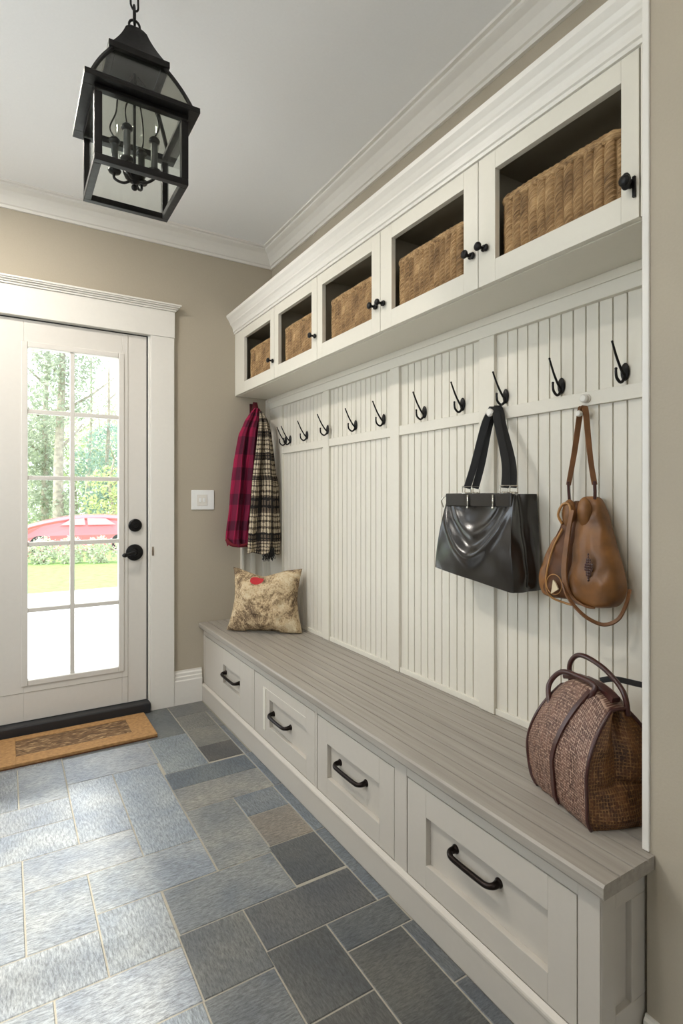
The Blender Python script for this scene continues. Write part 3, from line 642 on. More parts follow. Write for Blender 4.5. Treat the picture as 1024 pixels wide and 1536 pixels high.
# ------------------------------------------------------------------ doormat
dm = thing('doormat', (.29, 3.0, 0), 'tan coir doormat with brown patterned centre by the door', 'doormat')
m = MB(); m.box(-.075, .645, 2.832, 3.155, .0, .005); m.build('backing', M['matedge'], dm)
m = MB()
for b in ((-.075, .036, 2.832, 3.155), (.540, .645, 2.832, 3.155), (.036, .54, 2.832, 2.918), (.036, .54, 3.105, 3.155)): m.box(b[0], b[1], b[2], b[3], .005, .018)
m.build('border', M['coir'], dm, bevel=.002)
m = MB(); m.box(.036, .540, 2.918, 3.105, .005, .015); m.build('centre_panel', M['matin'], dm)

# ------------------------------------------------------------------ pillow
pl = thing('throw_pillow', (1.197, 2.78, .462), 'beige mottled throw pillow with a red spot, on the bench', 'cushion')
def pill():
    vs = []; fs = []; n = 44; W, H, T = .40, .345, .085
    def pt(u, v, s):
        x = W/2*u*(1-.10*(1-v*v)**1.0); z = H/2*v*(1-.09*(1-u*u)); th = T*(max(0, (1-abs(u)**3.2)*(1-abs(v)**3.2)))**.55
        z -= .035*max(0, 1-abs(u+.15)/.7)*max(0, v)**2*1.0
        w = .010*sin(5*u+3*v)+.006*noise.noise((u*3, v*3, s)); wrinkle = .010*noise.noise((u*5, v*5, 7+s))
        th = th*(1+.12*noise.noise((u*2.5, v*2.5, s)))+wrinkle*th/T
        if v < 0: x *= 1+.10*(-v)
        y = s*th+w*(1-abs(u)**4)*(1-abs(v)**4); zz = z+H/2
        if zz < .02: zz = .004+zz*.3
        return (x, y+(zz)*.18, max(zz, .002)+(.0 if v < .9 else 0))
    idx = {}
    for s in (-1, 1):
        for i in range(n+1):
            for j in range(n+1):
                u = -1+2*i/n; v = -1+2*j/n
                if s == 1 and (i in (0, n) or j in (0, n)): idx[(s, i, j)] = idx[(-1, i, j)]; continue
                idx[(s, i, j)] = len(vs); vs.append(pt(u, v, s))
    for s in (-1, 1):
        for i in range(n):
            for j in range(n): fs.append((idx[(s, i, j)], idx[(s, i+1, j)], idx[(s, i+1, j+1)], idx[(s, i, j+1)]))
    m = MB(); m.v = vs; m.f = fs; ORG[pl.name] = Vector((0, 0, 0)); o = m.build('cover', M['pillow'], pl, smooth=True)
pill(); pl.rotation_euler = (0, 0, math.atan2(-.27, .305))
pl.location = (1.205, 2.80, .4605)

# ------------------------------------------------------------------ scarf and tweed wrap
HKX, HKY = 1.300, 3.165
sh = thing('corner_hook', (HKX, BY, 1.74), 'dark red hook under the cabinet holding the plaid scarf', 'hook')
m = MB(); m.box(HKX-.012, HKX+.012, BY-.008, BY, 1.70, 1.78); m.tube(cr([(HKX, BY-.006, 1.735), (HKX, BY-.045, 1.73), (HKX, BY-.055, 1.76)], 6), .005, 8); m.build('hook_body', simple('dark_red_metal', lin(70, 14, 22), .45), sh, bevel=.001)
def drape(name, label, cat, mat, pts, folds, depth, tilt, seed, extra=None):
    # pts: list of (z, xl, xr, y) from top to bottom
    root = thing(name, (HKX, 3.16, 1.70), label, cat)
    n = len(pts)
    def ev(t):
        k = min(int(t*(n-1)), n-2); f = t*(n-1)-k; f = f*f*(3-2*f)*.5+f*.5; return [pts[k][q]*(1-f)+pts[k+1][q]*f for q in range(4)]
    def mk(s):
        def fn(u, v):
            z, xl, xr, y = ev(v); w = xr-xl
            fo = depth*min(1, .2+v*1.6)*(sin(folds*2*PI*u+seed+1.2*sin(3*v+seed))+.4*sin(folds*4.3*PI*u+2*seed+2*v))
            e = (1-(2*u-1)**4); th = .028*e*(min(1, .25+1.6*v))
            x = xl+w*u+.004*noise.noise((u*4, v*9, seed))+tilt*0; yy = y+fo*.6*e-s*th*.5-s*.012*e*(.5+.5*sin(folds*2*PI*u+s))
            zz = z+.012*noise.noise((u*3, 2, seed))*v+(.010*sin(folds*2*PI*u) if v > .97 else 0)
            return (x, yy, zz), (u*.30, v*.85)
        return fn
    for s, nm in ((1, 'cloth'),):
        nu, nv = 70, 90
        f1 = mk(1); f2 = mk(-1)
        def fn(u, v):
            return f1(u*2, v) if u <= .5 else f2(2-2*u, v)
        vs, uvs, fs = grid(fn, 140, nv)
        o = len(vs)
        # close top and bottom
        for j in (0, nv):
            for i in range(70): a = i*(nv+1)+j; b = (i+1)*(nv+1)+j; c = (139-i)*(nv+1)+j; d = (140-i)*(nv+1)+j; fs.append((a, b, c, d))
        build_uv('cloth', vs, uvs, fs, mat, root)
    return root
rs = drape('plaid_scarf', 'red and maroon plaid wool scarf hanging in the far corner', 'scarf', M['plaid'],
      [(1.742, 1.285, 1.318, 3.135), (1.70, 1.250, 1.335, 3.13), (1.66, 1.222, 1.332, 3.128), (1.58, 1.184, 1.322, 3.125), (1.42, 1.148, 1.310, 3.12), (1.30, 1.134, 1.300, 3.115), (1.18, 1.120, 1.288, 3.11), (1.05, 1.104, 1.270, 3.105), (.955, 1.092, 1.258, 3.10), (.915, 1.102, 1.252, 3.10)], 2.2, .034, 0, 1.3)
m = MB(); m.ribbon(cr([(HKX, 3.128, 1.725), (HKX, 3.15, 1.765), (HKX+.002, 3.165, 1.78), (HKX+.004, 3.175, 1.745)], 6), .028, .006, (1, 0, 0)); m.build('hanging_loop', simple('dark_red_loop', lin(92, 12, 28), .8), rs, smooth=True)
m = MB(); m.tube(cr([(1.098, 3.10, .955), (1.12, 3.085, .925), (1.18, 3.075, .915), (1.25, 3.085, .925)], 6), .011, 8); m.build('hem', simple('wine_hem', lin(110, 14, 30), .8), rs, smooth=True)
ts = drape('tweed_wrap', 'black and cream plaid tweed wrap hanging beside the red scarf', 'scarf', M['bw'],
      [(1.722, 1.306, 1.322, 3.11), (1.68, 1.292, 1.340, 3.075), (1.64, 1.285, 1.350, 3.06), (1.56, 1.268, 1.362, 3.045), (1.45, 1.250, 1.372, 3.035), (1.33, 1.230, 1.383, 3.025), (1.28, 1.226, 1.396, 3.025), (1.10, 1.210, 1.404, 3.02), (.95, 1.196, 1.408, 3.015), (.872, 1.192, 1.404, 3.015)], 1.9, .032, 0, 4.1)
m = MB()
random.seed(5)
for i in range(46):
    x = 1.285+random.random()*.07; y = 2.985+random.random()*.03; m.tube([(x, y, .90), (x+random.uniform(-.006, .006), y-.003, .86), (x+random.uniform(-.012, .012), y, .82+random.random()*.02)], [.0028, .0024, .0012], 5)
m.build('fringe', M['blackmatte'], ts)

# ------------------------------------------------------------------ black tote
tb = thing('tote_bag', (1.35, 1.30, .935), 'black leather tote bag hanging on the beadboard wall', 'bag')
xb = WX-.014; xf = 1.288; ya, yb2 = 1.145, 1.462
def rr(cx, cy, hx, hy, r, k=6):
    out = []
    for qx, qy, a0 in ((1, 1, 0), (-1, 1, PI/2), (-1, -1, PI), (1, -1, 3*PI/2)):
        for i in range(k+1):
            a = a0+PI/2*i/k; out.append((cx+qx*(hx-r)+r*cos(a), cy+qy*(hy-r)+r*sin(a)))
    return out
def tote():
    # z levels: bottom -> top
    H0, H1 = .930, 1.212
    nz = 48; nf = 50; ns = 18
    def outline(v):   # returns (front x, yl(far), yr(near), depth back)
        fx = xf+.028*v**1.5+.0*(1-v)-.010*sin(PI*v); yfar = yb2+.024*(1-v)**1.4-.012*v; ynear = ya+.0+.010*v-.010*(1-v)
        return fx, yfar, ynear
    def fn(u, v):
        # u: 0..1 goes back-far -> far side -> front -> near side -> back ; closed
        z = H0+(H1-H0)*v; fx, yf_, yn = outline(v); bx = xb-.006
        if u < .2: t = u/.2; x, y = bx+(fx-bx)*t, yf_; y -= .014*sin(PI*t)*v; zz = 0
        elif u < .65:
            t = (u-.2)/.45; y = yf_+(yn-yf_)*t; x = fx
            e = sin(PI*t)**.5 if 0 < t < 1 else 0
            # slouched U-shaped fold in the front
            uu = (t-.48)*2; curve = .28+.62*abs(uu)**1.7
            fold = math.exp(-((v-curve)/.085)**2)+.45*math.exp(-((v-curve-.25)/.06)**2); inner = 1/(1+math.exp(-(v-curve)/.06))
            fade = 1-max(0, v-.80)/.2
            x += e*fade*(-.017*fold+.016*inner); x += .007*e*noise.noise((t*2.5+3, v*2.2, 5)); x += e*.004*noise.noise((t*4, v*5, 2))*(1)
            x += -.006*e*(1-v)
        elif u < .85:
            t = (u-.65)/.2; x = fx+(bx-fx)*t; y = yn; e = sin(PI*t)
            y += .022*e*v**1.5*1.0-.026*e*(1-v)*min(1, v*4+.3)+.006*noise.noise((t*3, v*4, 9))*e
            y += .012*math.exp(-((t-.5)/.12)**2)*(v > .05)
        else:
            t = (u-.85)/.15; y = yn+(yf_-yn)*t; x = bx
        zz = z
        if v == 0: pass
        sag = -.030*max(0, 1-abs(y-ya)/.35)*(1-v)**2
        zz += sag*.55+.018*(1-v)**2*((y-ya)/.33)*1.3
        return (x, y, zz), (u, v)
    vs, uvs, fs = grid(fn, 200, nz)
    nv = nz
    # round corners slightly through the modifier; close bottom & top
    fs.append(tuple(i*(nv+1) for i in range(200))); fs.append(tuple(i*(nv+1)+nv for i in range(200))[::-1])
    o = build_uv('body', vs, uvs, fs, M['blackleather'], tb)
    md = o.modifiers.new('sm', 'CORRECTIVE_SMOOTH') if False else o.modifiers.new('sm', 'SMOOTH'); md.factor = .5; md.iterations = 3
    md = o.modifiers.new('es', 'EDGE_SPLIT'); md.split_angle = math.radians(50)
tote()
m = MB()  # folded top band
fx = xf+.014
m.box(fx-.0005, fx+.008, ya+.012, yb2-.016, 1.170, 1.2135); m.build('top_band', M['blackleather'], tb, bevel=.003)
m = MB()
for y in (1.335, 1.225): m = MB(); m.tube([(fx-.005, y, 1.208), (fx-.005, y-.001, 1.168)], .0028, 8); m.ball((fx-.005, y, 1.167), .0050); m.build('stud', M['silver'], tb, smooth=True)
m = MB()
m.tube(cr([(fx+.006, yb2-.012, 1.208), (fx-.004, yb2+.001, 1.19), (fx+.002, yb2-.002, 1.165)], 5), .0025, 8); m.build('side_ring', M['silver'], tb, smooth=True)
zt = 1.492; py = 1.325
def tote_handle(x0, x1, ap, ys):
    h = MB(); pth = cr([(x0, ys[0], 1.230), (x0+(x1-x0)*.35, ys[0]-.012, 1.31), (x1-.012, 1.325, 1.44), (x1, 1.312, 1.480), (x1+.001, 1.300, ap), (x1, 1.286, 1.482), (x1-.010, 1.268, 1.44), (x0+(x1-x0)*.35, ys[1]+.018, 1.31), (x0, ys[1], 1.230)], 8)
    h.ribbon(pth, .024, .006, (.80, -.60, 0)); return h.build('handle', M['blackmatte'], tb, smooth=True, auto=50)
tote_handle(1.315, 1.376, 1.497, (1.356, 1.192)); tote_handle(1.348, 1.398, 1.502, (1.352, 1.190))
for x, y in ((1.315, 1.356), (1.315, 1.192), (1.348, 1.352), (1.348, 1.190)):
    m = MB(); m.tube([(x-.012, y+.009, 1.214), (x+.012, y-.009, 1.214), (x+.012, y-.009, 1.236), (x-.012, y+.009, 1.236)], .0032, 8, ring=True); m.box(x-.007, x+.007, y-.005, y+.005, 1.203, 1.218); m.build('handle_ring', M['silver'], tb, smooth=True, auto=40)

# ------------------------------------------------------------------ brown leather bag
bb = thing('shoulder_bag', (1.36, .96, .92), 'tan brown leather shoulder bag on the wall beside the black tote', 'bag')
def leather_lobe(name, mat, prof, nz=44, nu=72, seed=0, crease=None, notch=0):
    # prof rows: (z, y_centre, half_y, x_centre, half_x) bottom -> top
    n = len(prof)
    def ev(t):
        k = min(int(t*(n-1)), n-2); f = t*(n-1)-k; a = [Vector(prof[max(0, min(n-1, k+q))]+()) if False else prof[max(0, min(n-1, k+q))] for q in (-1, 0, 1, 2)]
        return [.5*((2*a[1][i])+(a[2][i]-a[0][i])*f+(2*a[0][i]-5*a[1][i]+4*a[2][i]-a[3][i])*f*f+(3*a[1][i]-a[0][i]-3*a[2][i]+a[3][i])*f**3) for i in range(5)]
    def fn(u, v):
        z, yc, hy, xc, hx = ev(v); a = 2*PI*u; c, s = cos(a), sin(a); e = .72
        y = yc+hy*math.copysign(abs(c)**e, c); x = xc+hx*math.copysign(abs(s)**e, s)
        if x > WX-.016: x = WX-.016
        d = .006*noise.noise((y*22, z*22, seed))+.004*noise.noise((y*50, z*30, seed))
        x += d*(-1 if s < 0 else 0)
        if crease: x += crease(y, z)*(s < 0)
        return (x, y, z), (u, v)
    vs, uvs, fs = grid(fn, nu, nz); nv = nz
    fs.append(tuple(i*(nv+1) for i in range(nu))); fs.append(tuple(i*(nv+1)+nv for i in range(nu))[::-1])
    return build_uv(name, vs, uvs, fs, mat, bb)
# main (near) lobe
leather_lobe('main_pouch', M['tan'], [(.905, .935, .048, 1.372, .030), (.916, .930, .072, 1.365, .046), (.955, .922, .082, 1.364, .050), (1.01, .926, .076, 1.368, .046), (1.07, .934, .063, 1.374, .040), (1.12, .940, .052, 1.380, .034), (1.16, .944, .042, 1.384, .030), (1.195, .948, .028, 1.386, .022), (1.203, .950, .012, 1.388, .010)], seed=2)
# far lobe, darker inside fold
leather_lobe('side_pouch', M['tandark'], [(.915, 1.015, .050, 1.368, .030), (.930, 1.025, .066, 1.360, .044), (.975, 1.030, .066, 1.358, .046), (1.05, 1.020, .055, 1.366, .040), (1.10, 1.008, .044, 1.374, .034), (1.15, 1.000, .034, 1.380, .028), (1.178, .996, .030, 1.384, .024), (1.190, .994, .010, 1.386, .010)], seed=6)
leather_lobe('outer_edge', M['tan'], [(.912, 1.055, .022, 1.372, .030), (.925, 1.066, .030, 1.368, .048), (.975, 1.074, .030, 1.366, .050), (1.04, 1.060, .022, 1.370, .044), (1.09, 1.040, .014, 1.378, .036), (1.13, 1.026, .008, 1.384, .028)], seed=9)
# rolled ears at the mouth
m = MB(); p = cr([(1.345, 1.022, 1.125), (1.336, 1.030, 1.150), (1.340, 1.018, 1.178), (1.345, .998, 1.182), (1.340, .985, 1.160), (1.336, .988, 1.135)], 6); m.tube(p, [.004]*len(p), 8); m.build('mouth_piping', M['piping'], bb, smooth=True)
m = MB(); m.ball((1.352, .945, 1.160), .030, .55, .75, 1.35, 20); m.ball((1.356, 1.004, 1.152), .034, .5, .75, 1.25, 20); m.build('rolled_flap', M['tan'], bb, smooth=True)
m = MB(); p = cr([(1.335, 1.012, 1.112), (1.322, 1.036, 1.06), (1.312, 1.050, 1.00), (1.312, 1.056, .95), (1.320, 1.044, .918), (1.334, 1.005, .905), (1.338, .98, .902)], 8); m.tube(p, .0032, 8); m.build('seam_piping', M['piping'], bb, smooth=True)
m = MB(); p = cr([(1.330, .968, 1.165), (1.322, .975, 1.12), (1.312, .978, 1.06), (1.306, .980, 1.00), (1.305, .972, .955), (1.312, .955, .925), (1.322, .925, .910), (1.335, .900, .908)], 8); m.ribbon(p, lambda t: .015+.010*min(1, 3*t*(1-t)), .005, (.15, 1, 0.12)); m.build('front_strap', M['strap'], bb, smooth=True, auto=60)
m = MB(); p = cr([(1.305, .985, .965), (1.300, .965, .935), (1.302, .935, .905), (1.312, .905, .880), (1.33, .872, .868), (1.35, .845, .885), (1.37, .835, .925), (1.385, .835, .960)], 8); m.ribbon(p, .010, .0045, (.5, .5, .7)); m.build('dangling_strap', M['strap'], bb, smooth=True, auto=60)
pk = Vector((WX-.04, .990, 1.452))
for side, e, x in ((1, (1.372, 1.020, 1.185), 0), (-1, (1.376, .928, 1.190), 0)):
    m = MB(); p = cr([(pk.x, .990+.001*side, 1.452), (pk.x, .990+.010*side, 1.445), (1.39, .990+.030*side*(.8 if side > 0 else 1.1), 1.33), (e[0]-.002, e[1], 1.235)], 8); m.ribbon(p, lambda t: .021-.006*t, .004, (.75, -.65, 0)); s_ = m.build('shoulder_strap', M['strap'], bb, smooth=True, auto=60)
    m = MB(); m.ribbon([(e[0]-.002, e[1], 1.245), (e[0], e[1], 1.215), (e[0]+.002, e[1]-.002*side, 1.180)], .012, .008, (1, .5, 0)); m.build('strap_wrap', M['maroon'], s_, bevel=.001)
# stamped diamond emblem of small cells
m = MB()
for i in range(-5, 6):
    w = (5-abs(i))//2
    for j in range(-w, w+1):
        y = .905+j*.0048+(.0028 if i % 2 else 0)*0; z = 1.015+i*.0068
        m.ball((1.3155+.012*abs(z-.98)*3*.3-.004+.010*abs(j)*.1, y, z), .0030, .6, 1, 1.2, 8)
m.build('emblem', M['maroon'], bb, smooth=True)
m = MB(); c0 = Vector((1.305, 1.018, .955)); p = [c0+Vector((0, .030*cos(a), .028*sin(a)+.002)) for a in [2*PI*k/28 for k in range(28)]]; m.tube(p, .0013, 6, ring=True); m.build('cord_loop', M['piping'], bb, smooth=True)
m = MB(); m.loft([[(1.300, 1.026, .930), (1.300, .998, .946), (1.300, 1.008, .962), (1.300, 1.018, .970)], [(1.304, 1.026, .930), (1.304, .998, .946), (1.304, 1.008, .962), (1.304, 1.018, .970)]]); m.build('hang_tag', M['cord'], bb)

for ch in bb.children_recursive:
    og = ORG.get(ch.name, Vector((0, 0, 0)))
    for v_ in ch.data.vertices:
        if v_.co.y+og.y > .94: v_.co.y = .94+(v_.co.y+og.y-.94)*.84-og.y
# ------------------------------------------------------------------ woven weekend bag on the bench
dg = thing('duffel_bag', (0, 0, 0), 'brown woven weekend bag with leather handles, on the bench end', 'bag')
BL, BW, BH = .235, .200, .290   # length (local y), width (local x), height
def prof(z):   # half width at relative height
    t = z/BH
    return BW/2*((1-.10*(1-min(1, t/.12))**2)*(1.0 if t < .35 else max(.0, 1-((t-.35)/.67)**2.2*.86)))
def yend(sg, tt): return BL/2*(1-(.30 if sg > 0 else .18)*tt**2.2-(.30*(1-min(1, tt/.45))**2 if sg > 0 else 0))
def bagbody():
    nu, nl = 56, 60
    def ring(s, k):  # s along length -1..1 ; returns closed loop in local x,z
        e = abs(s); end = (1-e**5*.10)
        hs = 1-.16*e**3 ; out = []
        return out
    def fn(u, v):
        # v along the length, u around the section starting at bottom centre
        s = -1+2*v; a = u*2*PI
        # section param: superellipse-like built from profile
        if u < .12: t = u/.12; x = t; z = 0
        elif u < .5: t = (u-.12)/.38; z = t*BH; x = None
        elif u < .88: t = 1-(u-.5)/.38; z = t*BH; x = None
        else: t = 1-(u-.88)/.12; x = -t; z = 0
        sgn = 1 if u <= .5 else -1
        hh = 1-.13*max(0, abs(s)-.3)**1.6/.57
        if x is None: xx = prof(z)*sgn
        else: xx = prof(0)*x
        zz = z*hh; tt = z/BH
        yb = yend(1 if s > 0 else -1, tt)
        bul = 1+.06*sin(PI*tt)*(1-s*s)
        dn = .004*noise.noise((s*4, z*18, sgn*2))
        return (xx*bul+dn*sgn, s*yb, zz+.0005), (v*.32, (u*.85))
    vs, uvs, fs = grid(fn, nu*2, nl); build_uv('body', vs, uvs, fs, M['tweed_bag'], dg, recalc=True)
    # end gussets: bulging with a deep vertical pinch
    for sg in (-1, 1):
        def fe(u, v):
            z = v*BH; hw = prof(z)*.985; x = -hw+2*hw*u; tt = v
            hh = 1-.13*.7**1.6/.57; yb = yend(sg, tt)
            e = 4*u*(1-u); pin = math.exp(-((u-.42)/.13)**2)*max(0, (tt-.30)/.7)**.7*.040
            out = .016*e*(1-tt)**.5*min(1, tt*8+.3)+.006*sin(9*tt+3*u)*e+.004*noise.noise((u*5, v*6, 3+sg))
            out += .010*math.exp(-((tt-.36)/.035)**2)*-1*e
            return (x, sg*(yb+out-pin), z*hh+.0006), (u*.26, v*.30)
        vs, uvs, fs = grid(fe, 40, 44); build_uv('end_gusset', vs, uvs, fs, M['bag_end'], dg)
        # piping round the gusset edge
        P = []
        for k in range(0, 41):
            t = k/40; z = t*BH; P.append((-prof(z)*1.0, sg*yend(sg, t), z*(1-.13*.7**1.6/.57)+.002))
        Q = [(-p[0], p[1], p[2]) for p in P][::-1]
        m = MB(); m.tube(P+Q, .0042, 8); m.build('edge_piping', M['maroon'], dg, smooth=True)
bagbody()
ht = BH*.975
m = MB(); m.ribbon([(0, -BL*.38, ht-.010), (0, -BL*.2, ht+.002), (0, 0, ht+.006), (0, BL*.2, ht+.002), (0, BL*.38, ht-.010)], .022, .012, (1, 0, 0)); m.build('frame_opening', M['maroon'], dg, smooth=True, auto=60)
for sx_, nm in ((-.022, 0), (.024, 1)):
    m = MB(); k = -1 if sx_ < 0 else 1
    if sx_ > 0: p = cr([(sx_, -BL*.42, ht-.045), (sx_, -BL*.36, ht+.004), (sx_+.004, -BL*.10, ht+.036), (sx_+.006, BL*.20, ht+.048), (sx_+.006, BL*.38, ht+.040), (sx_+.002, BL*.47, ht+.010), (sx_, BL*.44, ht-.03)], 8)
    else: p = cr([(-.062, BL*.18, ht-.060), (-.062, BL*.30, ht-.070), (-.048, BL*.40, ht-.03), (-.030, BL*.30, ht+.008), (-.026, BL*.05, ht+.016), (-.026, -BL*.22, ht+.010), (-.040, -BL*.12, ht-.035)], 8)
    m.tube(p, .0065, 10); m.build('handle', M['maroon'], dg, smooth=True)
# strap running over the front panel
P = []
for k in range(0, 30):
    t = k/29; z = BH*(.97-.95*t); tt = z/BH; hw = prof(z)*(1+.06*sin(PI*tt)); s = -.25+.30*min(1, 1.6*t)-.10*t; P.append((-hw-.003, s*BL/2*1.4, z))
m = MB(); m.ribbon(P, .013, .005, (0, 1, 0)); m.build('front_strap', M['maroon'], dg, smooth=True, auto=60)
m = MB(); m.ribbon(cr([(.03, 0.0, ht+.004), (.055, -.02, ht+.012), (.10, -.055, ht+.006), (.145, -.085, ht+.0)], 6), .014, .006, (0, .4, 1)); m.build('buckle_tab', M['dark'], dg, smooth=True, auto=60)
dg.rotation_euler = (0, 0, math.radians(-17)); dg.location = (1.224, .840, .4605)

# ------------------------------------------------------------------ lantern
lx, ly = .320, 1.695
ln = thing('pendant_lantern', (lx, ly, CZ), 'black metal pendant lantern with glass sides hanging from the ceiling', 'pendant lamp')
z0, z1 = 2.090, 2.290; hb = .124; t = .020
def ringbox(m, h, zz0, zz1, w, hy=None):
    m.box(lx-h, lx+h, ly-h, ly-h+w, zz0, zz1); m.box(lx-h, lx+h, ly+h-w, ly+h, zz0, zz1); m.box(lx-h, lx-h+w, ly-h+w, ly+h-w, zz0, zz1); m.box(lx+h-w, lx+h, ly-h+w, ly+h-w, zz0, zz1)
m = MB(); ringbox(m, hb, z0, z0+.018, t); m.build('bottom_frame', M['lantern'], ln, bevel=.0015); m = MB(); ringbox(m, hb, z1-.012, z1, t); m.build('top_frame', M['lantern'], ln, bevel=.0015)
for sx_ in (-1, 1):
    for sy_ in (-1, 1): m = MB(); a = lx+sx_*(hb-t/2); b = ly+sy_*(hb-t/2); m.box(a-t/2, a+t/2, b-t/2, b+t/2, z0+.018, z1-.018); m.build('corner_post', M['lantern'], ln, bevel=.0015)
for ax, sg in (('x', -1), ('x', 1), ('y', -1), ('y', 1)):
    g = MB(); q = hb-t/2
    if ax == 'x': g.box(lx+sg*q-.0015, lx+sg*q+.0015, ly-hb+t, ly+hb-t, z0+.018, z1-.018)
    else: g.box(lx-hb+t, lx+hb-t, ly+sg*q-.0015, ly+sg*q+.0015, z0+.018, z1-.018)
    g.build('glass_pane', M['lglass'], ln)
m = MB(); he = .150; ringbox(m, he, z1, z1+.010, .040); ringbox(m, he, z1+.010, z1+.015, .007); m.build('eave_plate', M['lantern'], ln, bevel=.001)
# concave roof: hip ribs and smoky panels
def rh(tt): return .135-(.135-.070)*tt+.004*sin(PI*tt)
zr0, zr1 = z1+.010, 2.440
for sx_ in (-1, 1):
    for sy_ in (-1, 1):
        m = MB(); p = [(lx+sx_*rh(k/8), ly+sy_*rh(k/8), zr0+(zr1-zr0)*k/8) for k in range(9)]; m.tube(p, .006, 6); m.build('hip_rib', M['lantern'], ln)
for k4 in range(4):
    g = MB(); L = []
    for k in range(9):
        r = rh(k/8); z = zr0+(zr1-zr0)*k/8; c_, s_ = [(0, -1), (1, 0), (0, 1), (-1, 0)][k4]
        row = []
        for off in (0, .002):
            for e in ((-r, r) if off == 0 else (r, -r)): rr_ = r-off; row.append((lx+c_*rr_-s_*e, ly+s_*rr_+c_*e, z))
        L.append(row)
    g.loft(L); g.build('roof_panel', M['smoke'], ln)
m = MB(); ringbox(m, .082, 2.436, 2.454, .02); m.box(lx-.063, lx+.063, ly-.063, ly+.063, 2.446, 2.452); m.build('upper_band', M['lantern'], ln, bevel=.001)
m = MB(); L = []
for k in range(11):
    tt = k/10; r = .050*(1-tt)**1.4+.024; z = 2.454+.118*tt
    if tt > .85: r *= 1-3.2*(tt-.85)
    L.append([(lx-r, ly-r, z), (lx+r, ly-r, z), (lx+r, ly+r, z), (lx-r, ly+r, z)])
m.loft(L); m.build('crown_cap', M['lantern'], ln, smooth=True, auto=40)
m = MB(); m.tube([(lx+.015*cos(a), ly, 2.582+.016*sin(a)) for a in [2*PI*k/20 for k in range(20)]], .0035, 8, ring=True); m.build('top_ring', M['lantern'], ln, smooth=True)
z = 2.612; k = 0
while z < CZ-.035:
    m = MB(); pts = []
    for q in range(24):
        a = 2*PI*q/24; X = .0115*cos(a); Z = .016*sin(a)+(.012 if sin(a) > 0 else -.012)
        pts.append((lx+(X if k % 2 else X*.35), ly+(X*.35 if k % 2 else X), z+Z))
    m.tube(pts, .0030, 8, ring=True); m.build('chain_link', M['lantern'], ln, smooth=True); z += .043; k += 1
m = MB(); m.lathe([(.0, -.03), (.008, -.03), (.012, -.022), (.045, -.018), (.055, -.010), (.058, 0)], (lx, ly, CZ-.0005), 'z', 28); m.build('ceiling_canopy', M['lantern'], ln, smooth=True, auto=40)
# candelabra
m = MB(); m.tube([(lx, ly, 2.44), (lx, ly, 2.12)], .0045, 10); m.lathe([(0, 0), (.012, .004), (.026, .016), (.032, .030), (.018, .034), (.006, .046)], (lx, ly, 2.118), 'z', 22); m.ball((lx, ly, 2.108), .009); m.ball((lx+.022, ly-.008, 2.126), .007)
m.build('centre_stem', M['lantern'], ln, smooth=True)
for k in range(4):
    a = PI/4+PI/2*k+.25; cx, cy = lx+.058*cos(a), ly+.058*sin(a)
    m = MB(); m.tube(cr([(lx, ly, 2.135), (lx+.03*cos(a), ly+.03*sin(a), 2.122), (cx, cy, 2.135), (cx, cy, 2.155)], 6), .004, 8); m.lathe([(.0, 0), (.016, .002), (.019, .008), (.012, .010)], (cx, cy, 2.150), 'z', 18); ar = m.build('candle_arm', M['lantern'], ln, smooth=True)
    m = MB(); m.lathe([(.0095, 0), (.0095, .078), (.006, .080), (0, .080)], (cx, cy, 2.158), 'z', 16); m.build('candle_sleeve', M['wick'], ar, smooth=True, auto=40)
    m = MB(); m.lathe([(.006, 0), (.015, .004), (.016, .010), (.010, .018), (0, .021)], (cx, cy, 2.236), 'z', 16); m.build('drip_cap', M['lantern'], ar, smooth=True)
    m = MB(); p = cr([(cx, cy, 2.255), (cx+.014*cos(a), cy+.014*sin(a), 2.285), (cx+.004, cy, 2.33), (cx-.012*cos(a), cy-.012*sin(a), 2.38), (lx+.01*cos(a), ly+.01*sin(a), 2.43)], 6); m.tube(p, .0024, 6); m.build('scroll_wire', M['lantern'], ln, smooth=True)
m = MB(); m.lathe([(.030, .0), (.048, .03), (.060, .08), (.062, .14), (.052, .20), (.035, .235)], (lx+.012, ly+.02, 2.165), 'z', 30); m.f = m.f[:-2]; m.build('glass_chimney', M['lglass'], ln, smooth=True)

# ------------------------------------------------------------------ recessed lamps in the ceiling
for i, (x, y) in enumerate(((-.26, 2.32), (-.30, .75), (.35, -.6))):
    d_ = thing('recessed_lamp', (x, y, CZ), ['recessed ceiling lamp near the entry door wall, left of the lantern', 'recessed ceiling lamp left of the camera position', 'recessed ceiling lamp behind the camera position'][i], 'ceiling lamp')
    m = MB(); m.lathe([(.060, .0), (.085, .0), (.085, -.004), (.060, -.006), (.058, 0)], (x, y, CZ), 'z', 28); m.build('lamp_rim', M['white'], d_, smooth=True, auto=40)
    mm, nt, b = newmat('lamp_lens'); b.inputs['Emission Color'].default_value = (1, .9, .76, 1); b.inputs['Emission Strength'].default_value = 6
    m = MB(); m.lathe([(0, -.002), (.058, -.002), (.058, .0), (0, .0)], (x, y, CZ-.001), 'z', 24); m.build('lamp_lens', mm, d_)
    L = bpy.data.lights.new('lamp_light', 'AREA'); L.shape = 'DISK'; L.size = .16; L.energy = (23, 10, 2)[i]; L.color = (1, .93, .84); o = bpy.data.objects.new('lamp_light', L); COL.objects.link(o); o.location = (x, y, CZ-.012)

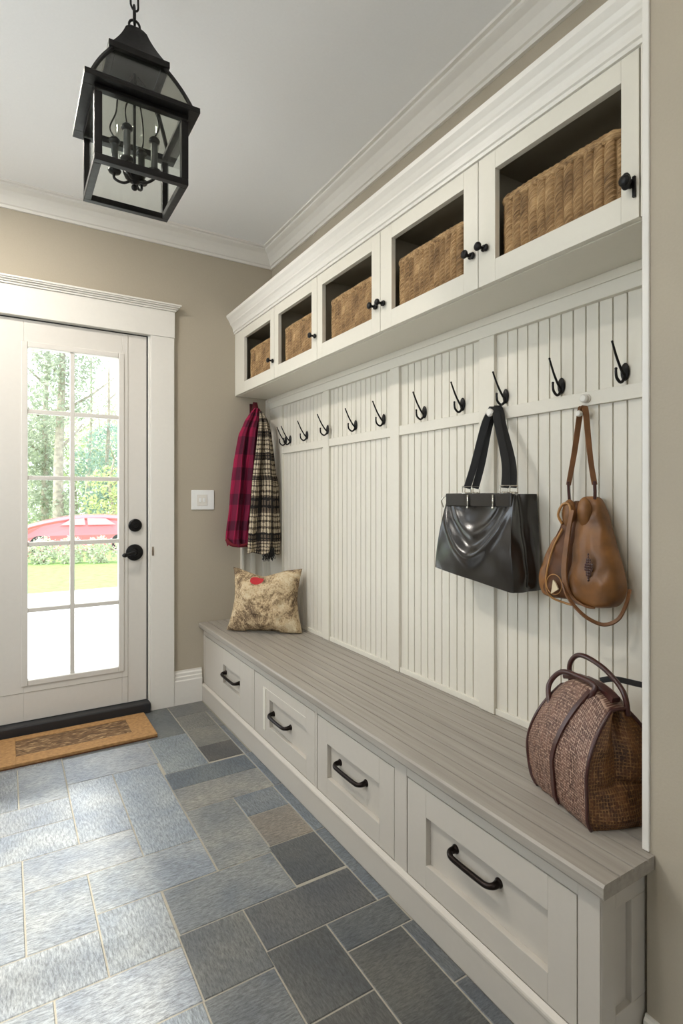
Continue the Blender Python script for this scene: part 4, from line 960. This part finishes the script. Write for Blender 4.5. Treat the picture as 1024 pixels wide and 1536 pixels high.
# ------------------------------------------------------------------ outside
def gz(d): return -.15-.0375*max(0, d-3.6)
GX = []
m = MB(); vs = []; fs = []
def gquad(m, d0, d1, px0, px1, off=0, n=6):
    L = []
    for k in range(n+1):
        d = d0+(d1-d0)*k/n; row = []
        for q in range(9):
            x, y = at(px0+(px1-px0)*q/8, d); row.append((x, y, gz(d)+off))
        L.append(row)
    vs = [p for r in L for p in r]; fs = [(i*9+j, i*9+j+1, (i+1)*9+j+1, (i+1)*9+j) for i in range(n) for j in range(8)]; m.add(vs, fs)
# simple broad terrain: slopes with distance from the house (Y)
def terr(y): return -.15-.036*max(0, y-3.8)
def strip(name, y0, y1, mat, off, kind='structure'):
    m = MB(); L = []
    for k in range(9):
        y = y0+(y1-y0)*k/8; L.append([(-40, y, terr(y)+off), (30, y, terr(y)+off)])
    m.loft(L, closed=False, caps=False); o = m.build(name, mat); tag(o, kind=kind); return o
strip('driveway', 3.35, 10.4, M['drive'], 0); strip('lawn', 10.4, 80, M['lawn'], .0)
# left-hand ground outside the window and behind
m = MB(); m.box(-40, LX-.12, -30, 3.35, -.20, -.15); struct('terrace', m, M['drive'])
def leaves(m, c, rx, ry, rz, n, sz, rnd):
    for _ in range(n):
        while True:
            p = Vector((rnd.uniform(-1, 1), rnd.uniform(-1, 1), rnd.uniform(-1, 1)))
            if .15 < p.length < 1: break
        k = noise.noise((p.x*2+c[0], p.y*2+c[1], p.z*2+c[2]))
        if k < -.18: continue
        q = Vector((c[0]+p.x*rx, c[1]+p.y*ry, c[2]+p.z*rz)); a = Vector((rnd.uniform(-1, 1), rnd.uniform(-1, 1), rnd.uniform(-1, 1))).normalized(); b = a.orthogonal().normalized(); s = sz*rnd.uniform(.6, 1.3)
        m.add([q-a*s, q+b*s*.45, q+a*s, q-b*s*.45], [(0, 1, 2, 3)])
def tree(px, d, ht, tr, crowns, lmat, label, seed, group=None, n=1500, ls=.11):
    rnd = random.Random(seed); x, y = at(px, d); z = terr(y); r = thing('tree', (x, y, z), label, 'tree', group)
    m = MB(); p = cr([(x, y, z-.1), (x+rnd.uniform(-.1, .1)*tr*8, y, z+ht*.3), (x+rnd.uniform(-.2, .2)*tr*8, y, z+ht*.65), (x+rnd.uniform(-.2, .2)*tr*8, y, z+ht)], 5); m.tube(p, [tr*(1-.7*i/(len(p)-1)) for i in range(len(p))], 9)
    for k in range(5):
        q = p[6+k*2]; a = rnd.uniform(0, 6.28); m.tube([q, q+Vector((cos(a)*ht*.10, sin(a)*ht*.10, ht*.07)), q+Vector((cos(a)*ht*.2, sin(a)*ht*.2, ht*.16))], [tr*.3, tr*.2, tr*.08], 6)
    m.build('trunk', M['bark'], r, smooth=True)
    m = MB()
    for (dx, hz, rx, rz) in crowns: leaves(m, (x+dx, y, z+hz), rx, rx, rz, int(n*rx*rz/2.2), ls, rnd)
    m.build('foliage', lmat, r); return r
tree(68, 27, 12, .20, [(-.1, 2.6, .8, 1.7), (-.4, 5.0, 1.3, 1.6)], M['leaf_d'], 'ivy-covered tree beyond the driveway, seen low in the left column of door panes', 11, n=2100)
tree(88, 25, 12, .27, [(.2, 1.7, .55, 1.0), (-.3, 7.2, 1.8, 2.0), (.4, 8.8, 1.7, 1.5)], M['leaf_d'], 'thick-trunked tree beside the ivy-covered one, seen left of the door muntin', 12, n=1500)
tree(160, 28, 9, .16, [(.5, 4.0, 2.1, 2.1), (0, 2.0, 1.2, 1.2)], M['leaf_b'], 'dense blue-green tree seen in the right column of door panes', 13, n=1900)
tree(134, 33, 11, .15, [(-.3, 8.2, 2.4, 1.8), (1.8, 9.0, 1.8, 2.0)], M['leaf_a'], 'pale loose-crowned tree seen in the upper right door panes', 14, n=900)
tree(170, 24, 4, .10, [(0, 2.0, 1.3, 1.6)], M['leaf_c'], 'small yellow-green tree behind the right end of the red car', 15, n=1500)
for i, (px, d, ht) in enumerate(((25, 40, 11), (75, 52, 12), (112, 41, 9), (150, 54, 12), (195, 42, 11))):
    tree(px, d, ht, .18, [(0, ht*.45, 3.0, 2.6), (rz_ := .5, ht*.75, 2.6, 2.6), (-.8, ht*.18, 2.6, 1.8)], M['leaf_c' if i % 2 else 'leaf_a'], 'pale green tree in the woods far behind the red car', 40+i, 'background woodland trees', n=420, ls=.20)
for i, px in enumerate((24, 65, 107, 149, 191)):
    x, y = at(px, 15.2); m = MB(); rnd = random.Random(90+i); z = terr(y); leaves(m, (x, y, z+.30), .37, .45, .46, 1300, .045, rnd)
    r = thing('shrub', (x, y, z), 'low pale green shrub in the row between lawn and red car', 'shrub', 'shrubs along the lawn edge'); m.build('foliage', M['leaf_a'], r); m = MB(); leaves(m, (x, y, z+.42), .46, .40, .36, 170, .035, rnd); m.build('blossom', M['blossom'], r)
    m = MB(); 
    for k in range(7): a = k*.9; m.tube([(x, y, z-.02), (x+.2*cos(a), y+.2*sin(a), z+.35)], [.012, .005], 5)
    m.build('stem', M['bark'], r)
# red car, side on
cd = 21.5; cxp, cyp = at(122, cd); cz = terr(cyp); car = thing('car', (0, 0, 0), 'red car parked beyond the lawn, seen through the door panes', 'car')
top = [(-2.16, .50), (-2.14, .74), (-2.0, .92), (-1.7, 1.06), (-1.3, 1.17), (-.9, 1.26), (-.45, 1.34), (.1, 1.38), (.8, 1.38), (1.35, 1.34), (1.75, 1.2), (2.08, .95), (2.17, .6)]
L = []
for y_, k in ((-.82, .86), (-.86, .93), (-.70, 1.0), (0, 1.02), (.70, 1.0), (.86, .93), (.82, .86)):
    L.append([(x*(.985 if abs(y_) > .8 else 1), y_*(1-.22*max(0, z-.95)/.45), z*k if z > .6 else z) for x, z in top]+[(x, y_, z) for x, z in ((2.12, .28), (1.72, .24), (1.62, .52), (1.36, .62), (1.08, .52), (.98, .24), (-1.02, .24), (-1.12, .52), (-1.40, .62), (-1.66, .52), (-1.76, .24), (-2.12, .28))])
m = MB(); m.loft(L); m.build('body', M['carred'], car, bevel=.03)
for x in (-1.39, 1.35):
    for sy_ in (-1, 1):
        m = MB(); m.lathe([(.0, -.1), (.20, -.1), (.31, -.09), (.33, -.05), (.33, .05), (.31, .09), (0, .1)], (x, sy_*.76, .33), 'y', 24); w_ = m.build('wheel', M['tyre'], car, smooth=True, auto=40)
        m = MB(); m.lathe([(0, 0), (.19, .0), (.20, -.012*sy_*-1), (.10, .02*sy_), (0, .03*sy_)], (x, sy_*.868, .33), 'y', 20); m.build('hubcap', M['silver'], w_, smooth=True, auto=40)
m = MB(); sl = -.872
for sy_ in (-1, 1):
    y_ = sy_*.80; m.add([(-.72, y_, 1.02), (-.36, y_*.93, 1.24), (.10, y_*.92, 1.28), (.14, y_, 1.02), (-.72, y_+.02*sy_, 1.02), (-.36, y_*.93+.02*sy_, 1.24), (.10, y_*.92+.02*sy_, 1.28), (.14, y_+.02*sy_, 1.02)], [(0, 1, 2, 3), (4, 5, 6, 7), (0, 1, 5, 4), (1, 2, 6, 5), (2, 3, 7, 6), (3, 0, 4, 7)])
    m.add([(.22, y_, 1.02), (.20, y_*.92, 1.28), (.85, y_*.92, 1.26), (1.2, y_, 1.02), (.22, y_+.02*sy_, 1.02), (.20, y_*.92+.02*sy_, 1.28), (.85, y_*.92+.02*sy_, 1.26), (1.2, y_+.02*sy_, 1.02)], [(0, 1, 2, 3), (4, 5, 6, 7), (0, 1, 5, 4), (1, 2, 6, 5), (2, 3, 7, 6), (3, 0, 4, 7)])
m.build('side_window', M['carglass'], car)
m = MB(); m.ball((-2.06, -.62, .66), .10, .6, 1, 1); m.ball((-2.06, .62, .66), .10, .6, 1, 1); m.build('headlamp', M['silver'], car, smooth=True)
car.location = (cxp, cyp, cz); car.rotation_euler = (0, 0, -math.atan2(cxp, cyp)*1.0)

# ------------------------------------------------------------------ light
w = bpy.data.worlds.new('sky'); bpy.context.scene.world = w; w.use_nodes = True; nt = w.node_tree; bg = nt.nodes['Background']
sk = nt.nodes.new('ShaderNodeTexSky'); sk.sky_type = 'HOSEK_WILKIE'; sk.turbidity = 6; sk.sun_direction = Vector((-.5, -.2, .75)).normalized()
mx = nt.nodes.new('ShaderNodeMix'); mx.data_type = 'RGBA'; mx.inputs[0].default_value = .75
nt.links.new(sk.outputs[0], mx.inputs[6]); mx.inputs[7].default_value = (.86, .93, 1, 1); nt.links.new(mx.outputs[2], bg.inputs['Color']); bg.inputs['Strength'].default_value = 4.6
def sunl(name, e, rot, ang=2):
    L = bpy.data.lights.new(name, 'SUN'); L.energy = e; L.angle = math.radians(ang); L.color = (1, .95, .87); o = bpy.data.objects.new(name, L); COL.objects.link(o); o.rotation_euler = rot
sunl('sun', 6, (math.radians(38), 0, math.radians(-95)), 3)
def area(name, loc, rot, sx_, sy_, e, c):
    L = bpy.data.lights.new(name, 'AREA'); L.shape = 'RECTANGLE'; L.size = sx_; L.size_y = sy_; L.energy = e; L.color = c
    o = bpy.data.objects.new(name, L); COL.objects.link(o); o.location = loc; o.rotation_euler = rot
area('window_fill_lamp', (LX-.12, (wy0+wy1)/2, (wz0+wz1)/2), (0, -PI/2-.35, 0), wz1-wz0, wy1-wy0, 11, (.86, .93, 1))  # area lamp added outside the opening, tilted up to brighten the ceiling
area('near_window_fill_lamp', (-.45, NY-.12, 1.6), (PI/2, 0, 0), .9, 1.4, 4, (1, .96, .9))  # second added area lamp, extra light from behind the camera
# ------------------------------------------------------------------ camera
cam = bpy.data.cameras.new('camera'); co = bpy.data.objects.new('camera', cam); COL.objects.link(co)
cam.sensor_fit = 'VERTICAL'; cam.sensor_height = 36; cam.sensor_width = 24; cam.lens = F/1536*36; cam.shift_y = -22/1536; cam.clip_start = .02; cam.clip_end = 500
co.location = (0, 0, EYE); co.rotation_euler = (PI/2, 0, -TH); sc = bpy.context.scene; sc.camera = co
sc.view_settings.view_transform = 'Standard'; sc.view_settings.look = 'None'; sc.view_settings.gamma = 1; sc.view_settings.exposure = .06; sc.view_settings.use_curve_mapping = False
